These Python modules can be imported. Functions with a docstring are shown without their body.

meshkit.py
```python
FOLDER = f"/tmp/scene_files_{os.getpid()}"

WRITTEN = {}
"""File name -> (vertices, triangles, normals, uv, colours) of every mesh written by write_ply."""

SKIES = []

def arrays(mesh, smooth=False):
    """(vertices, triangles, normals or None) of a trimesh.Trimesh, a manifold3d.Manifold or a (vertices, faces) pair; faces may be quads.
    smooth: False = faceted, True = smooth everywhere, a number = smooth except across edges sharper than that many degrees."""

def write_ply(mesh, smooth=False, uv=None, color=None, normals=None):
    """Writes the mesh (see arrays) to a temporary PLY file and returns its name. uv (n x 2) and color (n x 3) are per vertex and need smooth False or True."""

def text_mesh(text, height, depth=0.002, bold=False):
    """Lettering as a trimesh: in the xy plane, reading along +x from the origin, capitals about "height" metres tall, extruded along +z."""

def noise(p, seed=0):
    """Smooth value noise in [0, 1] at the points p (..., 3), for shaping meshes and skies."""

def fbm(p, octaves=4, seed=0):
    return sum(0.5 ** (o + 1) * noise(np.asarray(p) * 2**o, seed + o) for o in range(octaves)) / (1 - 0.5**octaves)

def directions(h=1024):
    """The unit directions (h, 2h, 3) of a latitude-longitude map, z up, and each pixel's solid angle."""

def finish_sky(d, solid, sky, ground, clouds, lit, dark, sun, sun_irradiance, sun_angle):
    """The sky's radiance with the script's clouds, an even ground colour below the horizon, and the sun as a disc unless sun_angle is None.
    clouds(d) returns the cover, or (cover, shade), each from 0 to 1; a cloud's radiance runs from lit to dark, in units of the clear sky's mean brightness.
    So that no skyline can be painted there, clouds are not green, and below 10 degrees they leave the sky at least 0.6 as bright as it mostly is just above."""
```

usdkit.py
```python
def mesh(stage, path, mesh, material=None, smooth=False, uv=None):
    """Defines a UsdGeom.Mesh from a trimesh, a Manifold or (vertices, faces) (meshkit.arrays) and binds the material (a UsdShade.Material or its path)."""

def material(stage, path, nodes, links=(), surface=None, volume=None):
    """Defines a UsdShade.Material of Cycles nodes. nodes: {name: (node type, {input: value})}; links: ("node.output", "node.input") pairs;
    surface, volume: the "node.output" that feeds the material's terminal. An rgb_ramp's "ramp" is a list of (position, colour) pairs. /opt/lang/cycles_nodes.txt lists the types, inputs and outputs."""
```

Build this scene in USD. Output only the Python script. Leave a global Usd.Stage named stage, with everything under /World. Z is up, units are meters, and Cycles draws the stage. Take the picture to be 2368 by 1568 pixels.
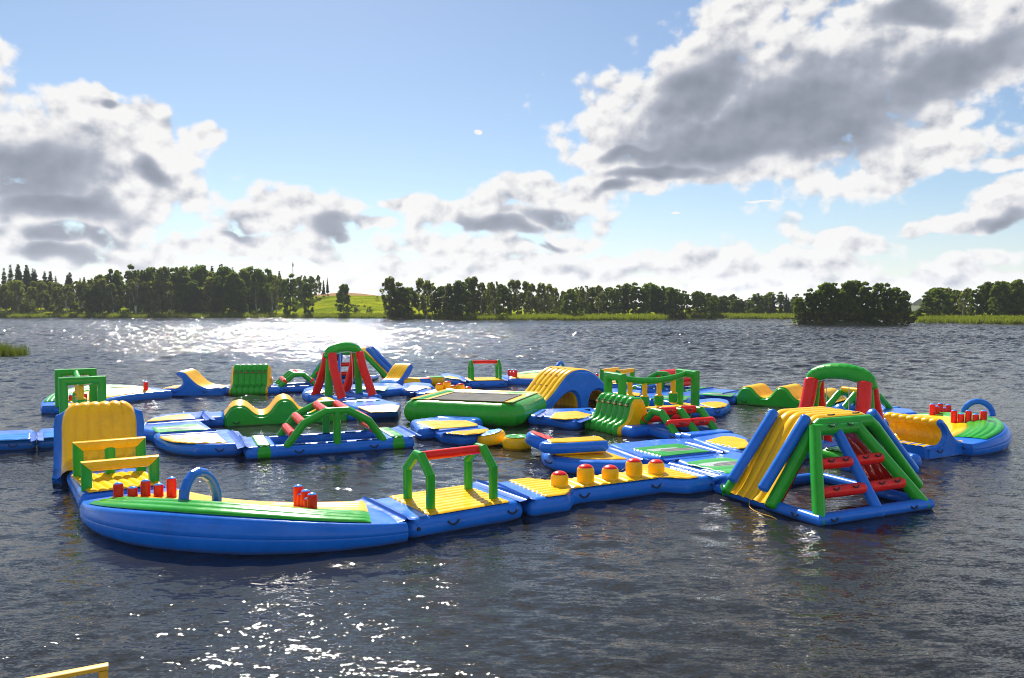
"""Floating inflatable water park on a lake, seen from a raised platform against the sun."""
import math, random
import numpy as np, trimesh
from pxr import Usd, UsdGeom, UsdLux, UsdShade, Sdf, Gf, Vt
import usdkit, meshkit
import shapely.geometry as sg

stage = Usd.Stage.CreateInMemory()
UsdGeom.SetStageUpAxis(stage, UsdGeom.Tokens.z)
UsdGeom.SetStageMetersPerUnit(stage, 1.0)
UsdGeom.Xform.Define(stage, '/World')
UsdGeom.Scope.Define(stage, '/World/Looks')

# ------------------------------------------------------------------ camera
W0, H0, FPX, EYE, HOR = 2368.0, 1568.0, 1806.0, 5.2, 710.0
PITCH = math.atan((H0 / 2 - HOR) / FPX)
cam = UsdGeom.Camera.Define(stage, '/World/camera')
cam.CreateHorizontalApertureAttr(23.6)
cam.CreateFocalLengthAttr(23.6 * FPX / W0)
cam.CreateClippingRangeAttr(Gf.Vec2f(0.1, 20000))
cam.AddTranslateOp().Set(Gf.Vec3d(0, 0, EYE))
cam.AddRotateXOp().Set(90 - math.degrees(PITCH))
cam.CreateExposureAttr(EXPOSURE := 1.0)

# ------------------------------------------------------------------ sun and sky
SUN_AZ, SUN_EL = math.radians(-15.5), math.radians(41.0)
sun = UsdLux.DistantLight.Define(stage, '/World/sunlight')
sun.CreateIntensityAttr(1.25)
sun.CreateAngleAttr(0.5)
sun.CreateColorAttr(Gf.Vec3f(1.0, 0.95, 0.86))
sun.GetPrim().CreateAttribute('inputs:normalize', Sdf.ValueTypeNames.Bool).Set(True)
sun.AddRotateZOp().Set(-math.degrees(SUN_AZ))
sun.AddRotateXOp().Set(-(90 - math.degrees(SUN_EL)))
SKY_STRENGTH = 0.055


def ray(x, y):
    """Direction through a point of the picture that this scene was measured from."""
    a, c = (x - W0 / 2) / FPX, -(y - H0 / 2) / FPX
    d = np.array([a, math.cos(PITCH) + c * math.sin(PITCH), c * math.cos(PITCH) - math.sin(PITCH)])
    return d / np.linalg.norm(d)


def azel(x, y):
    d = ray(x, y)
    return math.atan2(d[0], d[1]), math.asin(d[2])


CLOUD = [  # clouds as ellipses: centre, radii and tilt, measured, turned into azimuth and elevation below
    (1430, 300, 175, 125, 0), (1600, 250, 260, 170, 28), (1880, 210, 380, 240, 14), (2250, 70, 330, 190, 16),
    (1710, 70, 170, 90, 30), (1650, 370, 320, 80, 0), (2130, 330, 180, 75, 22), (2080, 390, 260, 52, 2), (1490, 425, 190, 55, 5),
    (1190, 450, 145, 48, 8), (1150, 505, 240, 46, 0), (2340, 392, 120, 26, 6), (1340, 450, 130, 50, 0), (1040, 500, 110, 40, 20),
    (15, 130, 50, 42, 0), (0, 310, 230, 150, 0), (150, 290, 150, 95, -10), (330, 310, 150, 75, -10), (250, 390, 240, 110, 0), (120, 470, 330, 85, 0),
    (370, 440, 130, 100, 0), (460, 315, 75, 24, 0), (90, 560, 250, 55, 0), (262, 240, 42, 34, 0),
    (680, 485, 130, 56, 0), (770, 500, 100, 45, 0), (590, 505, 100, 30, 0), (600, 560, 130, 42, 0), (450, 570, 95, 30, 0), (330, 590, 130, 36, 0), (710, 590, 150, 44, 0),
    (930, 492, 48, 22, 0), (880, 530, 60, 16, 0),
    (1100, 585, 230, 46, 0), (1340, 545, 95, 32, 5), (1250, 620, 360, 42, 0), (900, 640, 150, 45, 0),
    (1930, 548, 160, 34, 0), (1640, 600, 130, 36, 5), (1800, 612, 260, 40, 0), (2340, 475, 130, 60, 15), (2230, 522, 170, 28, 6), (2150, 625, 260, 34, 3),
    (1900, 655, 420, 34, 0), (2330, 580, 90, 22, 5), (1110, 287, 11, 8, 0), (1780, 490, 30, 3, -5), (1565, 527, 15, 3, 0)]
SHADE = [
    (1780, 290, 400, 110, 8), (2150, 190, 260, 75, 12), (1620, 200, 150, 70, 30),  # the thick, grey inner parts of those clouds
    (1800, 240, 330, 110, 15), (1700, 345, 330, 52, 0), (1960, 290, 190, 70, 8), (2220, 140, 250, 60, 8), (1500, 348, 140, 26, 0), (1540, 405, 190, 26, 0),
    (1410, 447, 70, 18, 0), (2130, 35, 130, 34, 0), (60, 390, 200, 115, 0), (120, 475, 230, 42, 0), (180, 540, 140, 22, 0), (160, 580, 120, 22, 0), (340, 405, 70, 28, -20),
    (262, 266, 30, 16, 0), (745, 528, 95, 28, 0), (1150, 522, 115, 24, 0), (1270, 495, 110, 18, 0), (1250, 557, 60, 14, 0), (2330, 505, 70, 26, 0), (560, 530, 40, 25, 0)]


def make_sky():
    n, l, cnt = {}, [], [0]

    def node(kind, inputs=None, **links):
        name = 'n%d' % cnt[0]
        cnt[0] += 1
        n[name] = (kind, inputs or {})
        for k, v in links.items():
            l.append((v, name + '.' + k))
        return name

    def m(op, a, b=None, c=None, clamp=False):
        inp = {'math_type': op}
        if clamp:
            inp['use_clamp'] = True
        lk = {}
        for k, v in (('value1', a), ('value2', b), ('value3', c)):
            if isinstance(v, str):
                lk[k] = v
            elif v is not None:
                inp[k] = float(v)
        return node('math', inp, **lk) + '.value'

    def smooth(v, a, b, lo=0.0, hi=1.0):
        return node('map_range', {'range_type': 'smoothstep', 'from_min': a, 'from_max': b, 'to_min': lo, 'to_max': hi, 'clamp': True}, value=v) + '.result'
    tc = node('texture_coordinate')
    sep = node('separate_xyz', vector=tc + '.generated')
    az = m('arctan2', sep + '.x', sep + '.y')
    el = m('arcsine', sep + '.z')
    p = node('combine_xyz', {}, x=az, y=el) + '.vector'
    # cloud detail is finer towards the horizon, where the clouds are farther away
    wob = node('noise_texture', {'dimensions': '2D', 'scale': 9.0, 'detail': 2.0, 'roughness': 0.5}, vector=p) + '.color'
    wob = node('vector_math', {'math_type': 'subtract', 'vector2': (0.5, 0.5, 0.5)}, vector1=wob) + '.vector'
    wob = node('vector_math', {'math_type': 'scale', 'scale': 0.075}, vector1=wob) + '.vector'
    q = node('vector_math', {'math_type': 'add'}, vector1=p, vector2=wob) + '.vector'

    def blobs(items):
        acc = None
        for (x, y, rx, ry, rot) in items:
            a, e = azel(x, y)
            mp = node('mapping', {'mapping_type': 'texture', 'location': (a, e, 0), 'rotation': (0, 0, math.radians(rot)),
                                  'scale': (rx / FPX * math.cos(a) ** 1.2, ry / FPX * math.cos(a), 1)}, vector=q)
            d = node('vector_math', {'math_type': 'length'}, vector1=mp + '.vector') + '.value'
            acc = d if acc is None else m('smoothmin', acc, d, 0.12)
        return m('subtract', 1.0, acc)
    cover = blobs(CLOUD)
    shade = blobs(SHADE)
    # the sky outside the picture carries scattered clouds of the same kind
    wide = node('noise_texture', {'scale': 2.6, 'detail': 3.0, 'roughness': 0.5}, vector=tc + '.generated') + '.fac'
    wide = m('multiply_add', wide, 5.0, -2.6)
    out = m('maximum', smooth(m('absolute', az), 0.62, 0.8), smooth(el, 0.44, 0.6))
    wide = m('multiply_add', out, 3.0, m('add', wide, -3.0))
    cover = m('maximum', cover, wide)
    shade = m('maximum', shade, m('subtract', wide, 0.45))

    fine = node('mapping', {'mapping_type': 'point', 'scale': (1, 1.25, 1)}, vector=p) + '.vector'

    def detail(vec):
        f1 = node('noise_texture', {'dimensions': '2D', 'scale': 21.0, 'detail': 7.0, 'roughness': 0.52, 'lacunarity': 2.1}, vector=vec) + '.fac'
        v1 = node('voronoi_texture', {'dimensions': '2D', 'feature': 'f1', 'scale': 30.0, 'detail': 1.0, 'roughness': 0.5}, vector=vec) + '.distance'
        return m('subtract', m('multiply', m('subtract', f1, 0.5), 1.9), m('multiply', m('subtract', v1, 0.35), 0.55))
    dn = detail(fine)
    up = node('vector_math', {'math_type': 'add', 'vector2': (-0.006, 0.013, 0.004)}, vector1=fine) + '.vector'
    dup = detail(up)
    body = m('add', m('add', cover, 0.13), m('multiply', dn, 0.72))
    alpha = smooth(body, -0.03, 0.34)
    relief = m('subtract', dn, dup)                       # > 0 where the cloud faces the sun above
    soft = m('subtract', node('noise_texture', {'dimensions': '2D', 'scale': 9.0, 'detail': 4.0, 'roughness': 0.45}, vector=q) + '.fac', 0.5)
    grey = smooth(m('add', shade, m('multiply', soft, 0.38)), -0.28, 0.72)
    thick = m('add', m('multiply', smooth(body, 0.15, 1.2), 0.12), m('multiply', grey, 0.78))
    calm = m('multiply_add', grey, -0.62, 0.80)          # the flat grey bases show little relief
    thick = m('subtract', thick, m('multiply', relief, calm), clamp=True)
    col = node('rgb_ramp', {'ramp': [(0.0, (1.10, 1.09, 1.08)), (0.22, (0.90, 0.90, 0.93)), (0.55, (0.49, 0.53, 0.62)), (1.0, (0.245, 0.28, 0.35))]}, fac=thick) + '.color'
    col = node('vector_math', {'math_type': 'scale', 'scale': CLOUD_LIGHT}, vector1=col) + '.vector'
    sky = node('sky_texture', {'sky_type': 'single_scattering', 'sun_disc': False, 'sun_elevation': SUN_EL, 'sun_rotation': SUN_AZ,
                               'altitude': 100.0, 'air_density': 1.0, 'aerosol_density': SKY_AEROSOL, 'ozone_density': 2.5}) + '.color'
    # thin far cloud veils the lowest few degrees
    low = m('multiply', smooth(el, 0.0, 0.14, 1.0, 0.0), 0.35)
    veil = node('rgb_ramp', {'ramp': [(0, (0.80, 0.85, 0.92)), (1, (0.80, 0.85, 0.92))]}, fac=low) + '.color'
    veil = node('vector_math', {'math_type': 'scale', 'scale': CLOUD_LIGHT}, vector1=veil) + '.vector'
    base = node('mix_color', {'blend_type': 'mix'}, fac=low, a=sky, b=veil) + '.result'
    final = node('mix_color', {'blend_type': 'mix'}, fac=alpha, a=base, b=col) + '.result'
    bg = node('background_shader', {'strength': SKY_STRENGTH}, color=final)
    return usdkit.material(stage, '/World/Looks/sky', n, l, surface=bg + '.background')


CLOUD_LIGHT, SKY_AEROSOL = 7.6, 0.22
dome = UsdLux.DomeLight.Define(stage, '/World/sky')
UsdShade.MaterialBindingAPI.Apply(dome.GetPrim()).Bind(make_sky())
dome.GetPrim().SetCustomDataByKey('kind', 'structure')

# ------------------------------------------------------------------ helpers: names, things, parts
LK = '/World/Looks/'
used = {}


def numbered(parent, name):
    k = (parent, name)
    used[k] = used.get(k, -1) + 1
    return parent + '/' + (name if used[k] == 0 else '%s_%03d' % (name, used[k]))


def tag(prim, label=None, cat=None, group=None, kind=None):
    prim = prim.GetPrim() if hasattr(prim, 'GetPrim') else prim
    for k, v in (('label', label), ('category', cat), ('group', group), ('kind', kind)):
        if v:
            prim.SetCustomDataByKey(k, v)
    return prim


def thing(name, label, cat, loc=(0, 0, 0), rz=0.0, group=None):
    x = UsdGeom.Xform.Define(stage, numbered('/World', name))
    x.AddTranslateOp().Set(Gf.Vec3d(*map(float, loc)))
    x.AddRotateZOp().Set(math.degrees(rz))
    tag(x, label, cat, group)
    return x.GetPrim()


def part(parent, name, mesh, mat, smooth=40, label=None):
    path = numbered(str(parent.GetPath()) if parent is not None else '/World', name)
    if isinstance(mesh, list):
        mesh = trimesh.util.concatenate(mesh)
    m = usdkit.mesh(stage, path, mesh, LK + mat, smooth=smooth)
    if label:
        m.GetPrim().SetCustomDataByKey('label', label)
    return m.GetPrim()


def copy_of(src, name, label, loc, rz=0.0, scale=None, group=None, tilt=0.0):
    x = UsdGeom.Xform.Define(stage, numbered('/World', name))
    p = x.GetPrim()
    p.GetReferences().AddInternalReference(src.GetPath())
    p.SetInstanceable(True)
    x.ClearXformOpOrder()
    x.AddTranslateOp().Set(Gf.Vec3d(*map(float, loc)))
    x.AddRotateZOp().Set(math.degrees(rz))
    if tilt:
        x.AddRotateYOp(opSuffix='lean').Set(math.degrees(tilt))
    if scale is not None:
        x.AddScaleOp().Set(Gf.Vec3f(*map(float, scale)))
    tag(p, label, src.GetCustomDataByKey('category'), group)
    return p


def at(x, y, z=0.0):
    """The point at height z that lies behind a measured point of the picture."""
    d = ray(x, y)
    t = (z - EYE) / d[2]
    return np.array([d[0] * t, d[1] * t, z])


def at_depth(x, y, depth):
    d = ray(x, y)
    return np.array([d[0] / d[1] * depth, depth, EYE + d[2] / d[1] * depth])


def smoothstep(a, b, x):
    t = np.clip((np.asarray(x, float) - a) / (b - a), 0, 1)
    return t * t * (3 - 2 * t)


def TM(v, f):
    f = np.asarray(f, int)
    if f.shape[1] == 4:
        f = np.vstack([f[:, [0, 1, 2]], f[:, [0, 2, 3]]])
    return trimesh.Trimesh(np.asarray(v, float), f, process=False)


def grid_faces(nr, nc, wrap_c=False):
    r, c = np.meshgrid(np.arange(nr - 1), np.arange(nc if wrap_c else nc - 1), indexing='ij')
    c2 = (c + 1) % nc
    return np.stack([r * nc + c, r * nc + c2, (r + 1) * nc + c2, (r + 1) * nc + c], -1).reshape(-1, 4)


def mat(name, nodes, links, surface, **k):
    return usdkit.material(stage, LK + name, nodes, links, surface=surface, **k)


# ------------------------------------------------------------------ helpers: inflated shapes
def catmull(ctrl, n=8, closed=False):
    p = np.asarray(ctrl, float)
    q = np.vstack([p[-1:], p, p[:2]]) if closed else np.vstack([2 * p[:1] - p[1:2], p, 2 * p[-1:] - p[-2:-1]])
    t = np.linspace(0, 1, n, endpoint=False)[:, None]
    out = []
    for i in range(1, len(q) - 2):
        a, b, c, d = q[i - 1:i + 3]
        out.append(0.5 * (2 * b + (c - a) * t + (2 * a - 5 * b + 4 * c - d) * t ** 2 + (3 * b - a - 3 * c + d) * t ** 3))
    return np.vstack(out if closed else out + [p[-1:]])


def resample(poly, step):
    p = np.asarray(poly, float)
    p = np.vstack([p, p[:1]])
    s = np.concatenate([[0], np.cumsum(np.linalg.norm(np.diff(p, axis=0), axis=1))])
    n = max(8, int(s[-1] / step))
    t = np.linspace(0, s[-1], n, endpoint=False)
    return np.stack([np.interp(t, s, p[:, k]) for k in range(p.shape[1])], -1)


def round_poly(pts, r=0.22, r2=0.0):
    g = sg.Polygon(pts).buffer(0).buffer(-r, quad_segs=6).buffer(r, quad_segs=6)
    if r2:
        g = g.buffer(r2, quad_segs=6).buffer(-r2, quad_segs=6)
    g = sg.polygon.orient(g, 1.0)
    return np.array(g.exterior.coords)[:-1]


def inset_ring(p, d):
    t = np.roll(p, -1, 0) - np.roll(p, 1, 0)
    t /= np.maximum(np.linalg.norm(t, axis=1), 1e-9)[:, None]
    return p + d * np.stack([-t[:, 1], t[:, 0]], -1)


def cap(ring, z):
    v, f = trimesh.creation.triangulate_polygon(sg.Polygon(ring).buffer(0), engine='earcut')
    return TM(np.column_stack([v, np.full(len(v), z)]), f)


def slab(pts, z0=-0.1, z1=0.42, r=0.22, rc=0.3, r2=0.0, step=0.11, crease=True):
    """An air-filled raft: outline given at its widest, sides bulged, top nearly flat."""
    p = resample(round_poly(pts, rc, r2), step)
    zc, h = (z0 + z1) / 2, (z1 - z0) / 2
    th = np.radians([-70, -45, -20, 0, 20, 40, 58, 74, 90])
    rings = [np.column_stack([inset_ring(p, r * (1 - math.cos(a))), np.full(len(p), zc + h * math.sin(a))]) for a in th]
    side = TM(np.vstack(rings), grid_faces(len(th), len(p), True))
    return [side, cap(rings[-1][:, :2], z1)]


def panel(pts, z=0.42, ang=0.0, pitch=0.2, amp=0.03, lift=0.008, edge=0.07, fn=None, rc=0.06):
    """A top sheet quilted into ribs that run along the direction ang; its edge is sewn down, so ribs end in scallops."""
    c, s = math.cos(-ang), math.sin(-ang)
    R = np.array([[c, -s], [s, c]])
    p = round_poly(np.asarray(pts, float) @ R.T, rc) if rc else np.asarray(pts, float) @ R.T
    y0, y1 = p[:, 1].min(), p[:, 1].max()
    nrib = max(1, round((y1 - y0) / pitch))
    ny = nrib * 7 + 1
    ys = np.linspace(y0 + 1e-4, y1 - 1e-4, ny)
    a, b = p, np.roll(p, -1, 0)
    lo, hi = np.zeros(ny), np.zeros(ny)
    for i, y in enumerate(ys):
        m = (a[:, 1] - y) * (b[:, 1] - y) <= 0
        m &= np.abs(a[:, 1] - b[:, 1]) > 1e-12
        x = a[m, 0] + (y - a[m, 1]) / (b[m, 1] - a[m, 1]) * (b[m, 0] - a[m, 0])
        lo[i], hi[i] = (x.min(), x.max()) if len(x) else (0, 0)
    W = (hi - lo).max()
    k = np.array([0, 0.02, 0.05, 0.09, 0.14])
    n = max(4, int(W / 0.16))
    t = np.concatenate([k / max(W, 0.4), np.linspace(0.2 / max(W, 0.6), 1 - 0.2 / max(W, 0.6), n), 1 - k[::-1] / max(W, 0.4)])
    t = np.clip(t, 0, 1)
    X = lo[:, None] + (hi - lo)[:, None] * t[None]
    Y = np.repeat(ys[:, None], len(t), 1)
    e = np.minimum(np.minimum(X - lo[:, None], hi[:, None] - X), np.minimum(Y - y0, y1 - Y)) / edge
    e = np.clip(e, 0, 1)
    e = np.sqrt(1 - (1 - e) ** 2)
    ph = (Y - y0) / (y1 - y0) * nrib if fn is None else fn(X, Y) / pitch
    rib = np.abs(np.sin(math.pi * ph)) ** 0.7
    Z = z + 0.004 + e * (lift + amp * rib)
    Ri = R.T
    xy = np.stack([X, Y], -1).reshape(-1, 2) @ Ri.T
    return TM(np.column_stack([xy, Z.ravel()]), grid_faces(ny, len(t)))


def tubes(path, r, normal=None, sq=2.0, k=18, ends=(True, True), flat=1.0, closed=False, plump=0.35):
    """A planar run of welded tube with mitred bends: one mesh per straight piece, the end caps joined to the end pieces.
    sq > 2 squares the section off."""
    p = np.asarray(path, float)
    n = len(p)
    d = np.diff(np.vstack([p, p[:1]]) if closed else p, axis=0)
    d /= np.linalg.norm(d, axis=1)[:, None]
    if normal is None:
        normal = np.cross(d[0], d[1]) if n > 2 and np.linalg.norm(np.cross(d[0], d[1])) > 1e-4 else np.cross(d[0], [0, 0, 1.0])
        if np.linalg.norm(normal) < 1e-4:
            normal = np.array([0, 1.0, 0])
    normal = np.asarray(normal, float) / np.linalg.norm(normal)
    th = np.linspace(0, 2 * math.pi, k + 1)[:-1] + math.pi / k
    ca, sa = np.cos(th), np.sin(th)
    sc = (np.abs(ca) ** sq + np.abs(sa) ** sq) ** (-1 / sq)
    a, b = ca * sc * r * flat, sa * sc * r
    v = [np.cross(normal, x) for x in d]
    rings = []
    for i in range(n):
        if closed:
            v0, v1 = v[i - 1], v[i]
        else:
            v0, v1 = v[max(i - 1, 0)], v[min(i, len(v) - 1)]
        m = v0 + v1
        m /= np.linalg.norm(m)
        rings.append(p[i] + a[:, None] * normal + (b / max(np.dot(m, v1), 0.3))[:, None] * m)
    out = []
    for i in range(len(d)):
        g = [TM(np.vstack([rings[i], rings[(i + 1) % n]]), grid_faces(2, k, True)[:, ::-1])]
        for end, c, rg, dr in ((0, p[i], rings[i], -d[i]), (1, p[(i + 1) % n], rings[(i + 1) % n], d[i])):
            if closed or not ends[end] or i != (0 if end == 0 else len(d) - 1):
                continue
            f = np.radians([0, 25, 50, 70, 85])
            rr = [c + (rg - c) * math.cos(x) ** 0.6 + dr * r * plump * math.sin(x) for x in f]
            tip = len(f) * k
            vv = np.vstack(rr + [(c + dr * r * plump)[None]])
            ff = [x for q in grid_faces(len(f), k, True) for x in ((q[0], q[1], q[2]), (q[0], q[2], q[3]))] + [((len(f) - 1) * k + j, (len(f) - 1) * k + (j + 1) % k, tip) for j in range(k)]
            g.append(TM(vv, ff))
        out.append(trimesh.util.concatenate(g))
    return out


def tube(path, r, **kw):
    return trimesh.util.concatenate(tubes(path, r, **kw))


def lathe(profile, k=24, at_=(0, 0, 0)):
    p = np.asarray(profile, float)
    a = np.linspace(0, 2 * math.pi, k + 1)[:-1]
    v = np.stack([np.outer(p[:, 0], np.cos(a)), np.outer(p[:, 0], np.sin(a)), np.repeat(p[:, 1:2], k, 1)], -1).reshape(-1, 3) + np.asarray(at_)
    return TM(v, grid_faces(len(p), k, True))


def skin(pts, y0, y1, nrib=0, amp=0.04, edge=0.06, drop=0.0):
    """A sheet over the profile pts (x, z) from y0 to y1, quilted into nrib lengthwise ribs."""
    p = np.asarray(pts, float)
    t = np.gradient(p, axis=0)
    t /= np.maximum(np.linalg.norm(t, axis=1), 1e-9)[:, None]
    nn = np.stack([-t[:, 1], t[:, 0]], -1)
    ny = nrib * 8 + 1 if nrib else 9
    ys = np.linspace(y0, y1, ny)
    if not nrib:
        ys = np.concatenate([[y0, y0 + edge * 0.3, y0 + edge], np.linspace(y0 + 0.2, y1 - 0.2, 5), [y1 - edge, y1 - edge * 0.3, y1]])
    e = np.clip(np.minimum(ys - y0, y1 - ys) / edge, 0, 1)
    e = np.sqrt(1 - (1 - e) ** 2)
    off = -drop * (1 - e) + (amp * e * np.abs(np.sin(math.pi * (ys - y0) / (y1 - y0) * nrib)) ** 0.7 if nrib else 0)
    off = np.broadcast_to(off, ys.shape)
    P = p[:, None] + nn[:, None] * off[None, :, None]
    v = np.stack([P[..., 0], np.repeat(ys[None], len(p), 0), P[..., 1]], -1).reshape(-1, 3)
    return TM(v, grid_faces(len(p), len(ys)))


def flank(pts, y, sgn, bulge=0.1, inset=0.14, start=0.0):
    """The bulged side wall closing the profile pts (x, z; anticlockwise) at y, swelling towards sgn."""
    p = resample(pts, 0.09)
    if sg.polygon.LinearRing(p).is_ccw is False:
        p = p[::-1]
    th = np.radians([0, 25, 50, 72, 90])
    rings = [np.column_stack([inset_ring(p, start + inset * math.sin(a)), np.full(len(p), y + sgn * bulge * (1 - math.cos(a)) ** 0.6)])[:, [0, 2, 1]] for a in th]
    c = cap(rings[-1][:, [0, 2]], 0)
    c.vertices = np.column_stack([c.vertices[:, 0], np.full(len(c.vertices), rings[-1][0, 1]), c.vertices[:, 1]])
    return [TM(np.vstack(rings), grid_faces(len(th), len(p), True)), c]


def grip(c, along, out, w=0.30, sag=0.09):
    """A black carrying strap hanging in a shallow curve."""
    c, along, out = np.asarray(c, float), np.asarray(along, float), np.asarray(out, float)
    s = np.linspace(-1, 1, 7)
    p = c + s[:, None] * along * w / 2 + (s ** 2 - 1)[:, None] * np.array([0, 0, sag]) + (0.012 + 0.03 * (1 - s ** 2))[:, None] * out
    return limb(p, 0.02, 0.02, 6)



# ------------------------------------------------------------------ water
def water_material():
    """Open lake: every point tilts by the slope of wavelets of several sizes; the lee near the landing is calmer."""
    n = {'g': ('geometry', {}),
         'sep': ('separate_xyz', {}),
         'far': ('map_range', {'range_type': 'smoothstep', 'from_min': 36.0, 'from_max': 130.0, 'to_min': 0.0, 'to_max': 1.0, 'clamp': True}),
         'gust': ('noise_texture', {'dimensions': '2D', 'scale': 1.0, 'detail': 3.0}),
         'gm': ('mapping', {'mapping_type': 'point', 'rotation': (0, 0, 0.35), 'scale': (0.035, 0.09, 1)}),
         'gr': ('map_range', {'from_min': 0.3, 'from_max': 0.7, 'to_min': 0.62, 'to_max': 1.25, 'clamp': True})}
    l = [('g.position', 'sep.vector'), ('sep.y', 'far.value'), ('g.position', 'gm.vector'), ('gm.vector', 'gust.vector'), ('gust.fac', 'gr.value')]
    acc = None
    for i, (sx, sy, rot, near, far, det) in enumerate([(1.3, 4.2, -0.25, 0.10, 0.45, 2.0), (3.6, 10.0, 0.22, 0.42, 0.7, 2.0), (15.0, 27.0, -0.1, 0.34, 0.75, 2.0)]):
        k = str(i)
        n['m' + k] = ('mapping', {'mapping_type': 'point', 'rotation': (0, 0, rot), 'scale': (sx, sy, 1)})
        n['t' + k] = ('noise_texture', {'dimensions': '2D', 'scale': 1.0, 'detail': det, 'roughness': 0.55})
        n['s' + k] = ('vector_math', {'math_type': 'subtract', 'vector2': (0.5, 0.5, 0.5)})
        n['a' + k] = ('map_range', {'from_min': 0.0, 'from_max': 1.0, 'to_min': near * WAVE, 'to_max': far * WAVE})
        n['x' + k] = ('vector_math', {'math_type': 'scale'})
        l += [('g.position', f'm{k}.vector'), (f'm{k}.vector', f't{k}.vector'), (f't{k}.color', f's{k}.vector1'), ('far.result', f'a{k}.value'),
              (f's{k}.vector', f'x{k}.vector1'), (f'a{k}.result', f'x{k}.scale')]
        if acc:
            n['p' + k] = ('vector_math', {'math_type': 'add'})
            l += [(acc, f'p{k}.vector1'), (f'x{k}.vector', f'p{k}.vector2')]
            acc = f'p{k}.vector'
        else:
            acc = f'x{k}.vector'
    # capillary ripples come in patches: steep here, nearly smooth there
    n['pm'] = ('noise_texture', {'dimensions': '2D', 'scale': 0.3, 'detail': 4.0, 'roughness': 0.6})
    n['pr'] = ('map_range', {'range_type': 'smoothstep', 'from_min': 0.35, 'from_max': 0.75, 'to_min': 0.65, 'to_max': 1.6, 'clamp': True})
    n['px'] = ('vector_math', {'math_type': 'scale'})
    l += [('g.position', 'pm.vector'), ('pm.fac', 'pr.value'), ('x2.vector', 'px.vector1'), ('pr.result', 'px.scale')]
    l = [('px.vector', b) if a == 'x2.vector' and b == 'p2.vector2' else (a, b) for a, b in l]
    n['gs'] = ('vector_math', {'math_type': 'scale'})
    n['flat'] = ('vector_math', {'math_type': 'multiply', 'vector2': (1.22, 1.05, 0.0)})
    n['up'] = ('vector_math', {'math_type': 'add'})
    n['nz'] = ('vector_math', {'math_type': 'normalize'})
    n['b'] = ('principled_bsdf', {'base_color': (0.016, 0.016, 0.014), 'roughness': WATER_ROUGH, 'ior': 1.333, 'specular_ior_level': 0.5})
    l += [(acc, 'gs.vector1'), ('gr.result', 'gs.scale'), ('gs.vector', 'flat.vector1'), ('flat.vector', 'up.vector1'), ('g.normal', 'up.vector2'), ('up.vector', 'nz.vector1'), ('nz.vector', 'b.normal')]
    mat('water', n, l, 'b.BSDF')


WAVE, WATER_ROUGH = 1.0, 0.07
water_material()


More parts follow.
